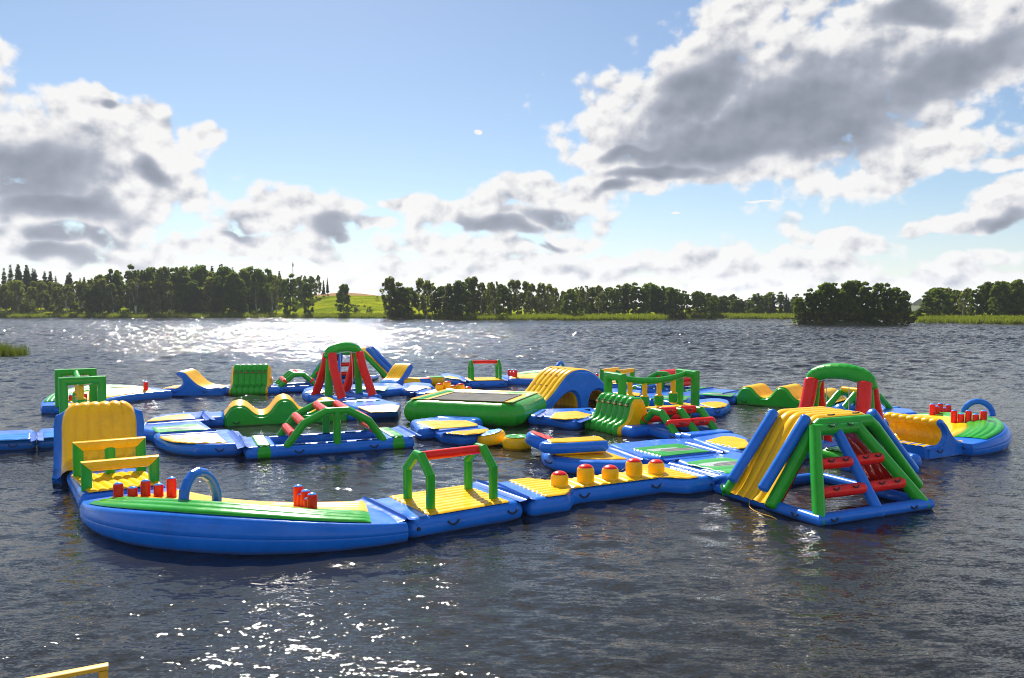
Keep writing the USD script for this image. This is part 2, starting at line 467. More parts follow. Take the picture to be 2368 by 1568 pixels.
def lake_mesh():
    """One sheet: real wavelets (a sum of short wind waves) where the lake is in view, level beyond."""
    g = np.random.default_rng(8)
    ys = [2.0]
    while ys[-1] < 425:
        ys.append(ys[-1] + np.interp(ys[-1], [2, 6, 20, 45, 90, 200, 400], [0.5, 0.06, 0.075, 0.13, 0.26, 0.5, 0.9]))
    ys = np.array(ys)
    us = np.concatenate([[-4, -2, -1.4, -1.1, -0.95], np.linspace(-0.86, 0.82, 690), [0.92, 1.1, 1.4, 2, 4]])
    Y, U = np.meshgrid(ys, us, indexing='ij')
    X = U * Y
    Z, pix = np.zeros_like(X), np.abs(np.gradient(X, axis=1))
    for i in range(64):
        lam = 0.34 * (5.2 / 0.34) ** g.random()
        th = math.radians(75) + g.normal(0, 0.62)
        kx, ky = 2 * math.pi / lam * math.cos(th), 2 * math.pi / lam * math.sin(th)
        slope = 0.030 * (lam / 1.2) ** -0.12
        amp = slope * lam / (2 * math.pi) * np.interp(Y, [0, 14, 30, 60, 130], [0.36, 0.36, 0.45, 1.1, 2.15] if lam < 1.4 else [0.10, 0.10, 0.15, 0.8, 2.15])
        ph = kx * X + ky * Y + g.uniform(0, 6.28)
        cut = np.clip((lam / np.maximum(2.2 * np.gradient(ys)[:, None] * abs(math.sin(th)), 1e-6) - 0.7) / 0.6, 0, 1)
        Z += amp * cut * np.sin(ph)
    gust = meshkit.fbm(np.stack([X * 0.035 + 3, Y * 0.06, 0 * X], -1), 2, 9)
    Z *= (0.55 + 0.9 * gust) * smoothstep(2.5, 6, Y) * smoothstep(0.84, 0.78, np.abs(U))
    v = np.stack([X, Y, Z], -1).reshape(-1, 3)
    f = grid_faces(len(ys), len(us))[:, ::-1]
    k = len(v)
    back = np.array([[-3000, -3000, 0], [3000, -3000, 0], [3000, 2, 0], [8, 2, 0], [-8, 2, 0], [-3000, 2, 0], [-1700, 425, 0], [-3000, 425, 0], [1700, 425, 0], [3000, 425, 0]], float)
    bf = np.array([[k, k + 1, k + 2, k + 3], [k, k + 3, k + 4, k + 5], [k + 5, k + 4, k + 6, k + 7], [k + 3, k + 2, k + 9, k + 8]])
    t = TM(np.vstack([v, back]), np.vstack([f[:, ::-1], bf]))
    return t


tag(part(None, 'water', lake_mesh(), 'water', smooth=True), kind='structure')

# ------------------------------------------------------------------ far shore
SHORE = np.array([(-2500, 300), (-900, 340), (-300, 372), (0, 378), (500, 378), (700, 374), (900, 345), (1100, 312), (1250, 306), (1500, 304), (1540, 330), (1700, 345), (1830, 335), (2000, 330),
                  (2130, 262), (2250, 240), (2400, 232), (2700, 215), (3300, 190), (4500, 150)], float)


def shore(u):
    return np.interp(u, (SHORE[:, 0] - 1184) / FPX, SHORE[:, 1])


def ground_z(X, Y):
    X, Y = np.asarray(X, float), np.asarray(Y, float)
    u = X / Y
    px = u * FPX + 1184
    d = Y - shore(u)
    z = np.interp(d, [-30, -4, 0, 3, 14, 40, 120, 400], [-2.5, -0.8, -0.15, 0.35, 0.9, 1.6, 2.2, 3.0])
    hill = np.exp(-((px - 800) / 190.0) ** 2) * 11.2 * smoothstep(22, 135, d) + np.exp(-((px - 250) / 420.0) ** 2) * 4.0 * smoothstep(20, 90, d)
    return z + hill + 0.25 * (meshkit.fbm(np.stack([X / 14, Y / 14, 0 * X], -1), 3, 5) - 0.5) * smoothstep(2, 12, d)


def land_material():
    n = {'g': ('geometry', {}), 'sep': ('separate_xyz', {}),
         'n1': ('noise_texture', {'scale': 0.07, 'detail': 6.0, 'roughness': 0.62}), 'n2': ('noise_texture', {'scale': 0.9, 'detail': 4.0, 'roughness': 0.6}),
         'mp': ('mapping', {'mapping_type': 'point', 'scale': (0.5, 1.0, 1.0)}),
         'r1': ('rgb_ramp', {'ramp': [(0.3, (0.06, 0.10, 0.006)), (0.46, (0.16, 0.20, 0.006)), (0.6, (0.29, 0.30, 0.008)), (0.75, (0.36, 0.32, 0.02))]}),
         'r2': ('rgb_ramp', {'ramp': [(0.3, (0.55, 0.55, 0.55)), (0.7, (1.25, 1.25, 1.2))]}),
         'mx': ('mix_color', {'blend_type': 'multiply', 'fac': 1.0}),
         'hz': ('math', {'math_type': 'multiply_add', 'value2': 1.0}),
         'nh': ('math', {'math_type': 'multiply_add', 'value2': 1.3, 'value3': -0.65}),
         'hr': ('map_range', {'from_min': 11.6, 'from_max': 12.0, 'clamp': True}),
         'mf': ('mix_color', {'blend_type': 'mix', 'b': (0.27, 0.17, 0.085)}),
         'b': ('principled_bsdf', {'roughness': 1.0, 'specular_ior_level': 0.0})}
    l = [('g.position', 'mp.vector'), ('mp.vector', 'n1.vector'), ('g.position', 'n2.vector'), ('n1.fac', 'r1.fac'), ('n2.fac', 'r2.fac'), ('r1.color', 'mx.a'), ('r2.color', 'mx.b'),
         ('g.position', 'sep.vector'), ('sep.z', 'hz.value1'), ('n1.fac', 'nh.value1'), ('nh.value', 'hz.value3'), ('hz.value', 'hr.value'), ('hr.result', 'mf.fac'), ('mx.result', 'mf.a'), ('mf.result', 'b.base_color')]
    mat('meadow', n, l, 'b.BSDF')


land_material()
us = np.linspace(-1.8, 1.8, 361)
ds = np.concatenate([[-40, -15, -6, -3, -1], np.linspace(0, 30, 16), np.linspace(35, 200, 34), [240, 300, 400, 600, 900, 1500, 3000]])
D, U = np.meshgrid(ds, us, indexing='ij')
Yg = shore(U) + D
Xg = U * Yg
tag(part(None, 'ground', TM(np.stack([Xg, Yg, ground_z(Xg, Yg)], -1).reshape(-1, 3), grid_faces(len(ds), len(us))), 'meadow', smooth=True), kind='structure')

# ------------------------------------------------------------------ leaves, bark, reeds
def leaf_material(name, dark, light, trans):
    n = {'oi': ('object_info', {}), 'g': ('geometry', {}), 'ns': ('noise_texture', {'scale': 0.8, 'detail': 3.0}),
         'r': ('rgb_ramp', {'ramp': [(0.25, dark), (0.75, light)]}), 'rp': ('math', {'math_type': 'multiply_add', 'value2': 0.35, 'value3': -0.17}),
         'sm': ('math', {'math_type': 'add'}), 's2': ('math', {'math_type': 'add'}), 'ri': ('math', {'math_type': 'multiply_add', 'value2': 0.5, 'value3': -0.25}),
         'd': ('principled_bsdf', {'roughness': 0.6, 'specular_ior_level': 0.12}), 't': ('translucent_bsdf', {}),
         'tc': ('vector_math', {'math_type': 'multiply', 'vector2': (1.5, 1.45, 0.6)}), 'm': ('mix_closure', {'fac': trans})}
    l = [('g.position', 'ns.vector'), ('ns.fac', 'sm.value1'), ('oi.random', 'rp.value1'), ('rp.value', 'sm.value2'), ('g.random_per_island', 'ri.value1'), ('sm.value', 's2.value1'), ('ri.value', 's2.value2'),
         ('s2.value', 'r.fac'), ('r.color', 'd.base_color'), ('r.color', 'tc.vector1'), ('tc.vector', 't.color'), ('d.BSDF', 'm.closure1'), ('t.BSDF', 'm.closure2')]
    mat(name, n, l, 'm.closure')


leaf_material('birch_leaves', (0.125, 0.160, 0.030), (0.30, 0.33, 0.080), 0.5)
leaf_material('alder_leaves', (0.080, 0.130, 0.018), (0.21, 0.28, 0.036), 0.5)
leaf_material('spruce_needles', (0.050, 0.082, 0.034), (0.12, 0.16, 0.058), 0.35)
leaf_material('lake_reed', (0.055, 0.080, 0.012), (0.15, 0.17, 0.022), 0.45)
leaf_material('reed_blades', (0.110, 0.145, 0.014), (0.25, 0.27, 0.030), 0.5)


def bark_material(name, a, b, sc):
    n = {'tc': ('texture_coordinate', {}), 'mp': ('mapping', {'mapping_type': 'point', 'scale': sc}), 'ns': ('noise_texture', {'scale': 1.0, 'detail': 5.0, 'roughness': 0.65}),
         'r': ('rgb_ramp', {'ramp': [(0.38, a), (0.55, b)]}), 'b': ('principled_bsdf', {'roughness': 0.85, 'specular_ior_level': 0.2})}
    mat(name, n, [('tc.object', 'mp.vector'), ('mp.vector', 'ns.vector'), ('ns.fac', 'r.fac'), ('r.color', 'b.base_color')], 'b.BSDF')


bark_material('birch_bark', (0.06, 0.055, 0.05), (0.50, 0.48, 0.44), (1.2, 1.2, 2.5))
bark_material('dark_bark', (0.025, 0.02, 0.016), (0.085, 0.07, 0.055), (3, 3, 0.8))
rng = np.random.default_rng(11)


def cards(c, size, rng, flat=0.0):
    """One small leaf-shaped quad at each centre, freely turned."""
    n = len(c)
    a = rng.normal(size=(n, 3))
    a[:, 2] *= 1 - flat
    a /= np.linalg.norm(a, axis=1)[:, None]
    b = np.cross(a, rng.normal(size=(n, 3)))
    b /= np.linalg.norm(b, axis=1)[:, None]
    s = (size * rng.uniform(0.6, 1.4, n))[:, None]
    a, b = a * s, b * s * 0.6
    v = np.stack([c - a, c + b, c + a, c - b], 1).reshape(-1, 3)
    return TM(v, np.arange(4 * n).reshape(-1, 4))


def limb(pts, r0, r1, k=6):
    pts = np.asarray(pts, float)
    r = np.linspace(r0, r1, len(pts))
    t = np.gradient(pts, axis=0)
    t /= np.linalg.norm(t, axis=1)[:, None]
    ref = np.where(np.abs(t[:, 2:3]) < 0.9, [[0, 0, 1.0]], [[1.0, 0, 0]])
    u = np.cross(t, ref)
    u /= np.linalg.norm(u, axis=1)[:, None]
    w = np.cross(t, u)
    an = np.linspace(0, 2 * math.pi, k + 1)[:-1]
    v = pts[:, None] + r[:, None, None] * (np.cos(an)[None, :, None] * u[:, None] + np.sin(an)[None, :, None] * w[:, None])
    return TM(v.reshape(-1, 3), grid_faces(len(pts), k, True))


def broadleaf(seed, h, spread, low, clumps, leaves, size, fork, drop=0.0):
    """(trunk and limbs, crown) of a tree h metres tall: leaf clumps round the ends of real limbs."""
    g = np.random.default_rng(seed)
    wood, cs = [], []
    stems = 1 if fork == 0 else fork
    for s in range(stems):
        lean = g.normal(0, 0.035, 2) + (0 if stems == 1 else 0.09) * np.array([math.cos(s * 2.4 + seed), math.sin(s * 2.4 + seed)])
        top = h * (1 if s == 0 else g.uniform(0.8, 0.95))
        zz = np.linspace(-0.5, top * 0.94, 8)
        axis = np.stack([lean[0] * zz + 0.2 * np.sin(zz * 0.5 + seed), lean[1] * zz + 0.2 * np.cos(zz * 0.4 + s), zz], -1)
        wood.append(limb(axis, 0.011 * h + 0.05, 0.03))
        for i in range(clumps // stems):
            f = low + (1 - low) * g.beta(1.25, 1.05)
            env = spread * (1 - ((f - low) / (1 - low) - 0.38) ** 2 / 0.42) ** 0.5 if abs((f - low) / (1 - low) - 0.38) < 0.64 else 0.15 * spread
            a, rr = g.uniform(0, 2 * math.pi), env * g.uniform(0.25, 1.0) ** 0.6
            z = f * top
            base = np.array([np.interp(z * 0.86, zz, axis[:, 0]), np.interp(z * 0.86, zz, axis[:, 1]), z * 0.86])
            tip = np.array([np.interp(z, zz, axis[:, 0]) + rr * math.cos(a), np.interp(z, zz, axis[:, 1]) + rr * math.sin(a), z])
            if i % 2 == 0:
                wood.append(limb([base, base * 0.5 + tip * 0.5 + [0, 0, -0.15 * rr], tip], 0.004 * h + 0.02, 0.02, 4))
            cr = spread * g.uniform(0.13, 0.27)
            m = int(leaves / clumps * g.uniform(0.5, 1.5))
            p = g.normal(size=(m, 3))
            p *= (g.uniform(0.2, 1, m) ** 0.4 / np.linalg.norm(p, axis=1))[:, None]
            p *= [cr, cr, cr * 0.75]
            p[:, 2] -= drop * cr * g.uniform(0, 1, m) ** 2 * 2
            cs.append(tip + p)
    return wood, cards(np.vstack(cs), size, g)


def spruce(seed, h, spread, size, leaves):
    g = np.random.default_rng(seed)
    wood, cs = [limb([[0, 0, -0.5], [0.1, 0, h * 0.5], [0, 0.05, h]], 0.011 * h + 0.04, 0.02)], []
    z = h * 0.12
    while z < h * 0.985:
        f = z / h
        r = spread * (1 - f) ** 0.8 * g.uniform(0.75, 1.15) + 0.12
        n = max(3, int(7 * (1 - f) + 3))
        for k in range(n):
            a = k * 2 * math.pi / n + g.uniform(-0.4, 0.4)
            rr = r * g.uniform(0.65, 1.1)
            m = max(3, int(leaves * rr / (spread * 60)))
            s = g.uniform(0.05, 1, m) ** 0.7
            wdt = 0.22 * rr * (1 - s) + 0.12
            q = np.stack([np.cos(a) * rr * s, np.sin(a) * rr * s, z - 0.28 * rr * s + 0.1 * rr * s * s], -1)
            cs.append(q + g.normal(size=(m, 3)) * wdt[:, None] * [1, 1, 0.45])
        z += h * 0.03 * g.uniform(0.8, 1.25)
    return wood, cards(np.vstack(cs), size, g, 0.35)


PROTO = {}
SPEC = {  # species: (name of the object, category, bark, leaves, variants)
    'birch': ('birch_tree', 'birch_bark', 'birch_leaves', [lambda s: broadleaf(s, 18, 3.0, 0.22, 84, 7000, 0.28, 0, 0.8), lambda s: broadleaf(s, 18, 2.7, 0.30, 66, 5400, 0.28, 2, 0.7), lambda s: broadleaf(s, 18, 3.7, 0.10, 104, 9500, 0.30, 0, 0.6)]),
    'alder': ('alder_tree', 'dark_bark', 'alder_leaves', [lambda s: broadleaf(s, 15, 4.0, 0.05, 130, 13000, 0.28, 0), lambda s: broadleaf(s, 15, 4.6, 0.08, 140, 14000, 0.30, 3), lambda s: broadleaf(s, 15, 3.3, 0.03, 120, 12000, 0.27, 2)]),
    'spruce': ('spruce_tree', 'dark_bark', 'spruce_needles', [lambda s: spruce(s, 22, 3.9, 0.36, 8200), lambda s: spruce(s, 22, 3.3, 0.32, 7400), lambda s: spruce(s, 22, 4.5, 0.38, 9000)]),
    'bush': ('bush', 'dark_bark', 'birch_leaves', [lambda s: broadleaf(s, 4, 2.2, 0.02, 22, 2200, 0.22, 3), lambda s: broadleaf(s, 4, 1.7, 0.02, 18, 1700, 0.2, 2)])}
HGT = {'birch': 18, 'alder': 15, 'spruce': 22, 'bush': 4}


def tree(kind, x, y, z, h, label, group=None, wide=1.0, var=None, tilt=0.0, rz=None):
    name, bark, leaf, variants = SPEC[kind]
    var = int(rng.integers(len(variants))) if var is None else var
    k = h / HGT[kind]
    rz = rng.uniform(0, 6.28) if rz is None else rz
    if (kind, var) not in PROTO:
        wood, crown = variants[var](100 + var * 7 + len(kind))
        src = stage.CreateClassPrim('/World/Looks/%s_form_%s' % (name, 'abc'[var]))
        part(src, 'trunk', wood, bark, smooth=60)
        part(src, 'crown', crown, leaf, smooth=False)
        tag(src, None, 'bush' if kind == 'bush' else 'tree')
        PROTO[kind, var] = src
    return copy_of(PROTO[kind, var], name, label, (x, y, z), rz, (k * wide, k * wide, k), group, tilt)


def tree_at(kind, px, top, depth, label, group=None, wide=1.0, var=None, island=None, tilt=0.0, rz=None):
    """A tree whose tip is seen at the measured point (px, top), standing depth metres away."""
    p = at_depth(px, top, depth)
    z = float(ground_z(p[0], p[1])) if island is None else island
    return tree(kind, p[0], p[1], z - 0.1, p[2] - z, label, group, wide, var, tilt, rz)


# left shore: spruces at the back, birches and alders in front
GS, GB, GA = 'spruces at the back of the left forest', 'birches along the front of the left forest', 'dark alders in the left forest'
for px in np.arange(-330, 650, 16):
    px = px + rng.uniform(-7, 7)
    top = np.interp(px, [0, 60, 110, 130, 170, 190, 230, 300, 470, 560, 640], [612, 612, 622, 640, 622, 640, 634, 618, 609, 614, 622]) + rng.uniform(-3, 9)
    tree_at('spruce', px, top, 440 + rng.uniform(-14, 14), 'dark pointed spruce at the back of the tall left forest', GS)
for px in np.arange(-330, 660, 21):
    px = px + rng.uniform(-7, 7)
    top = np.interp(px, [0, 60, 150, 200, 250, 280, 330, 560, 640, 660], [645, 648, 646, 640, 622, 612, 616, 618, 622, 640]) + rng.uniform(-2, 12)
    k = 'birch' if rng.random() < np.interp(px, [0, 300, 420, 640], [0.95, 0.8, 0.3, 0.15]) else 'alder'
    tree_at(k, px, top, 408 + rng.uniform(-8, 8), 'tall slender birch in the front of the left forest' if k == 'birch' else 'tall dark alder in the left forest', GB if k == 'birch' else GA, wide=1.0 if k == 'birch' else 0.8)
for px in np.arange(-330, 640, 27):
    px = px + rng.uniform(-9, 9)
    top = np.interp(px, [0, 100, 200, 300, 560, 640], [650, 652, 648, 640, 632, 655]) + rng.uniform(-4, 18)
    k = 'birch' if rng.random() < np.interp(px, [0, 300, 420, 640], [0.95, 0.75, 0.3, 0.2]) else 'alder'
    tree_at(k, px, top, 394 + rng.uniform(-3, 4), 'tall slender birch in the front of the left forest' if k == 'birch' else 'tall dark alder in the left forest', GB if k == 'birch' else GA, wide=1.15 if k == 'birch' else 0.85)
tree_at('birch', 628, 655, 388, 'pale silvery willow-like tree at the right end of the left forest', wide=0.9, var=1)
tree_at('alder', 670, 634, 384, 'broad dark tree standing alone left of the meadow, thick trunk', wide=0.82, var=2)
tree_at('alder', 713, 646, 383, 'narrow dark tree at the left edge of the sunny meadow', wide=0.68, var=2)
tree_at('alder', 793, 659, 372, 'round dark tree alone in front of the sunny meadow', wide=0.85, var=0)
for i, (px, top) in enumerate([(690, 640), (700, 634), (722, 640), (737, 636), (748, 646), (757, 641)]):
    tree_at(['alder', 'birch', 'alder', 'birch', 'spruce', 'spruce'][i], px, top, 452 + i * 6, 'tree at the upper left corner of the sunny meadow', 'trees at the top edge of the meadow', wide=0.8)
tree_at('bush', 822, 702, 395, 'grey green bush beside the lone round tree on the meadow', wide=1.6, var=0)
tree_at('bush', 854, 708, 392, 'small round bush low on the meadow slope')
tree_at('bush', 843, 704, 415, 'smallest bush in the middle of the meadow slope')
tree_at('bush', 872, 685, 440, 'bush high on the meadow just under the brown field')
# middle of the far shore
GM = 'birches on the middle of the far shore'
for px, top, kd in [(905, 640, 'birch'), (915, 655, 'alder'), (930, 652, 'alder'), (945, 668, 'alder'), (968, 642, 'birch'), (985, 645, 'birch'), (1000, 650, 'birch'), (1018, 662, 'alder'), (1035, 655, 'birch'), (1050, 660, 'alder'),
                    (1068, 650, 'alder'), (1085, 641, 'birch'), (1100, 640, 'birch'), (1113, 652, 'birch'), (1130, 652, 'birch'), (1145, 648, 'birch'), (1165, 658, 'alder'), (1182, 648, 'birch'), (1200, 646, 'birch'), (1212, 650, 'birch'),
                    (1230, 655, 'birch'), (1250, 655, 'birch'), (1268, 654, 'birch'), (1285, 664, 'birch'), (1300, 672, 'birch'), (1318, 668, 'alder'), (1335, 662, 'birch'), (1352, 658, 'birch'), (1368, 664, 'alder'), (1384, 660, 'birch')]:
    tree_at(kd, px, top + rng.uniform(-2, 3), 328 + rng.uniform(-10, 14), 'loose birch with pale trunk in the middle of the far shore' if kd == 'birch' else 'dark alder among the birches in the middle of the far shore',
            GM if kd == 'birch' else 'alders among the middle birches', wide=1.0)
for px in np.arange(1045, 1400, 26):
    tree_at('alder', px + rng.uniform(-6, 6), 672 + rng.uniform(-5, 12), 342 + rng.uniform(0, 12), 'dark alder among the birches in the middle of the far shore', 'alders among the middle birches')
for px in np.arange(1410, 1660, 15):
    top = np.interp(px, [1410, 1440, 1480, 1520, 1560, 1600, 1650], [664, 658, 652, 656, 666, 668, 684]) + rng.uniform(-2, 6)
    tree_at('alder', px + rng.uniform(-4, 4), top, 338 + rng.uniform(-6, 16), 'dense dark alder in the grove right of the middle', 'dark alders in the grove right of the middle', wide=0.95)
for px in np.arange(1640, 1856, 8):
    top = np.interp(px, [1650, 1700, 1730, 1750, 1790, 1830], [682, 684, 690, 682, 674, 682]) + rng.uniform(-4, 9)
    tree_at('alder' if rng.random() < 0.75 else 'spruce', px + rng.uniform(-4, 4), top, 365 + rng.uniform(-8, 16), 'low dark tree on the far shore left of the island', 'low trees left of the island')
for px in np.arange(1270, 1420, 12):
    tree_at('bush', px + rng.uniform(-4, 4), 721 + rng.uniform(-4, 4), 316 + rng.uniform(0, 5), 'bright green shore bush below the middle birches', 'shore bushes below the middle birches')
for px in (1110, 1200, 1215):
    tree_at('bush', px, 722, 318, 'dark shore bush among the middle birches', 'dark bushes among the middle birches')
# right shore
for px in np.arange(2140, 2560, 17):
    top = np.interp(px, [2140, 2160, 2200, 2250, 2290, 2340, 2500], [672, 662, 664, 660, 656, 646, 650]) + rng.uniform(-3, 7)
    tree_at('alder' if rng.random() < 0.7 else 'birch', px + rng.uniform(-4, 4), top, 268 + rng.uniform(-6, 16), 'dark leafy tree on the shore right of the island', 'dark trees on the right shore')
for px in np.arange(1850, 2150, 13):
    tree_at('spruce' if rng.random() < 0.5 else 'alder', px, 703 + rng.uniform(-4, 4), 620 + rng.uniform(-20, 40), 'hazy distant tree seen beside the island', 'distant trees beyond the island')
tree_at('bush', 2118, 716, 300, 'pale bush by the houses right of the island', wide=1.4)

# island
IS = at(1968, 752, 0)
IX, IY = float(IS[0]), float(IS[1]) + 7
a = np.linspace(0, 2 * math.pi, 65)[:-1]
rr = np.array([0, 0.3, 0.6, 0.85, 1.0, 1.12, 1.4])
zz = np.array([1.0, 0.95, 0.8, 0.5, 0.12, -0.3, -1.5])
wob = 1 + 0.08 * np.sin(3 * a + 1) + 0.05 * np.sin(7 * a)
mat('island_soil', {'ns': ('noise_texture', {'scale': 1.1, 'detail': 5.0}), 'g': ('geometry', {}), 'r': ('rgb_ramp', {'ramp': [(0.35, (0.03, 0.028, 0.018)), (0.6, (0.05, 0.062, 0.02))]}), 'b': ('principled_bsdf', {'roughness': 0.9})},
    [('g.position', 'ns.vector'), ('ns.fac', 'r.fac'), ('r.color', 'b.base_color')], 'b.BSDF')
v = np.stack([IX + np.outer(rr, 16.2 * wob * np.cos(a)), IY + np.outer(rr, 8.0 * wob * np.sin(a)), np.outer(zz, np.ones(64))], -1).reshape(-1, 3)
tag(part(None, 'island', TM(v, grid_faces(7, 64, True)[:, ::-1]), 'island_soil', smooth=True), kind='structure')
for i, (px, top, dd, kd, wd) in enumerate([(1868, 668, -3, 'alder', 0.85), (1850, 690, -2, 'alder', 1.0), (1905, 656, -1, 'alder', 0.95), (1925, 654, 2, 'alder', 0.8), (1958, 652, -2, 'alder', 0.9), (1982, 648, 2, 'alder', 0.9), (2005, 652, -3, 'alder', 0.85),
                                           (2030, 657, 1, 'alder', 0.85), (2052, 656, -2, 'alder', 0.8), (2075, 664, 1, 'alder', 0.8), (2090, 672, -2, 'alder', 0.7), (1888, 672, -4, 'alder', 0.9), (1942, 675, -4.5, 'alder', 0.9), (2018, 684, -4.5, 'alder', 1.0), (2062, 690, -4, 'alder', 1.0), (1975, 690, -5, 'alder', 1.0)]):
    tree_at(kd, px, top, IY + dd, 'leafy alder crowded on the small wooded island', 'alders on the small island', wide=wd, island=0.5)
for px in np.arange(1846, 2100, 14):
    tree_at('bush', px, 722 + rng.uniform(-8, 6), IY - 5.5 + rng.uniform(-1, 1) + 2.0 * abs((px - 1970) / 130) ** 2, 'low bush at the waterline of the wooded island', 'bushes round the island edge', island=0.1, wide=1.2)
p = at_depth(2100, 748, IY - 2)
tree('alder', p[0], p[1], 0.0, 7.5, 'small tree leaning far out over the water from the right end of the island', wide=0.55, var=2, tilt=math.radians(42), rz=0.0)
p = at_depth(2092, 748, IY)
tree('birch', p[0], p[1], 0.2, 7.2, 'thin wispy tree at the right tip of the island', wide=0.6, var=1)


# reeds ------------------------------------------------------------
def blades(seed, n, spread, h, w):
    g = np.random.default_rng(seed)
    p = np.zeros((n, 3))
    p[:, 0], p[:, 1] = g.uniform(-spread, spread, n), g.uniform(-spread, spread, n)
    hh = h * g.uniform(0.55, 1.1, n)
    a = g.uniform(0, math.pi, n)
    side = np.stack([np.cos(a), np.sin(a), 0 * a], -1) * w * g.uniform(0.6, 1.3, n)[:, None]
    bend = np.stack([g.normal(0.06, 0.09, n), g.normal(0, 0.09, n), np.ones(n)], -1) * hh[:, None]
    mid = p + bend * 0.55
    v = np.stack([p - side, p + side, mid + side * 0.8, mid - side * 0.8, p + bend * [1.5, 1.5, 1]], 1).reshape(-1, 3)
    i = np.arange(n)[:, None] * 5
    return TM(v, np.vstack([i + [0, 1, 2], i + [0, 2, 3], i + [3, 2, 4]]))


def instancer(name, protos, material, pts, yaw, scale, kind='stuff', label=None, cat=None):
    pi = UsdGeom.PointInstancer.Define(stage, numbered('/World', name))
    targets = []
    for k, m in enumerate(protos):
        q = usdkit.mesh(stage, str(pi.GetPath()) + '/tuft' + ('_%03d' % k if k else ''), m, LK + material)
        targets.append(q.GetPath())
    pi.CreatePrototypesRel().SetTargets(targets)
    pi.CreateProtoIndicesAttr(Vt.IntArray.FromNumpy((np.arange(len(pts)) % len(protos)).astype(np.int32)))
    pi.CreatePositionsAttr(Vt.Vec3fArray.FromNumpy(np.asarray(pts, np.float32)))
    pi.CreateOrientationsAttr(Vt.QuathArray([Gf.Quath(float(math.cos(t / 2)), 0, 0, float(math.sin(t / 2))) for t in yaw]))
    pi.CreateScalesAttr(Vt.Vec3fArray.FromNumpy(np.repeat(np.asarray(scale, np.float32)[:, None], 3, 1)))
    tag(pi, label, cat, None, kind)


g = np.random.default_rng(4)
N = 9000
px = g.uniform(-260, 2700, N)
u = (px - 1184) / FPX
dd = g.uniform(-3.5, 9.0, N) + 3.0 * (meshkit.fbm(np.stack([px / 40, 0 * px, 0 * px], -1), 3, 2) - 0.5)
keep = ~((px > 1545) & (px < 1690) & (dd < 4)) & ~((px > 640) & (px < 730) & (g.random(N) < 0.75))
px, u, dd = px[keep], u[keep], dd[keep]
Y = shore(u) + dd
X = u * Y
instancer('shore_reeds', [blades(s, 46, 1.1, 1.9, 0.05) for s in (1, 2, 3)], 'reed_blades', np.stack([X, Y, np.maximum(ground_z(X, Y), -0.1) - 0.05], -1), g.uniform(0, 6.28, len(X)), g.uniform(0.75, 1.25, len(X)),
          label='band of bright green reeds along the whole far shore', cat='reeds')
E2 = at(-98, 822, 0)
N = 1100
rad, an = np.sqrt(g.uniform(0, 1, N)), g.uniform(0, 6.28, N)
X, Y = E2[0] - 13.0 + 20.0 * rad * np.cos(an), E2[1] + 9.0 * rad * np.sin(an)
sc = g.uniform(0.6, 1.05, N) * (1.05 - 0.45 * rad ** 3)
instancer('reed_bed', [blades(s, 34, 0.55, 2.2, 0.022) for s in (5, 6, 7)], 'lake_reed', np.stack([X, Y, 0 * X - 0.1], -1), g.uniform(0, 6.28, N), sc, label='patch of reeds standing in the water at the left edge', cat='reeds')

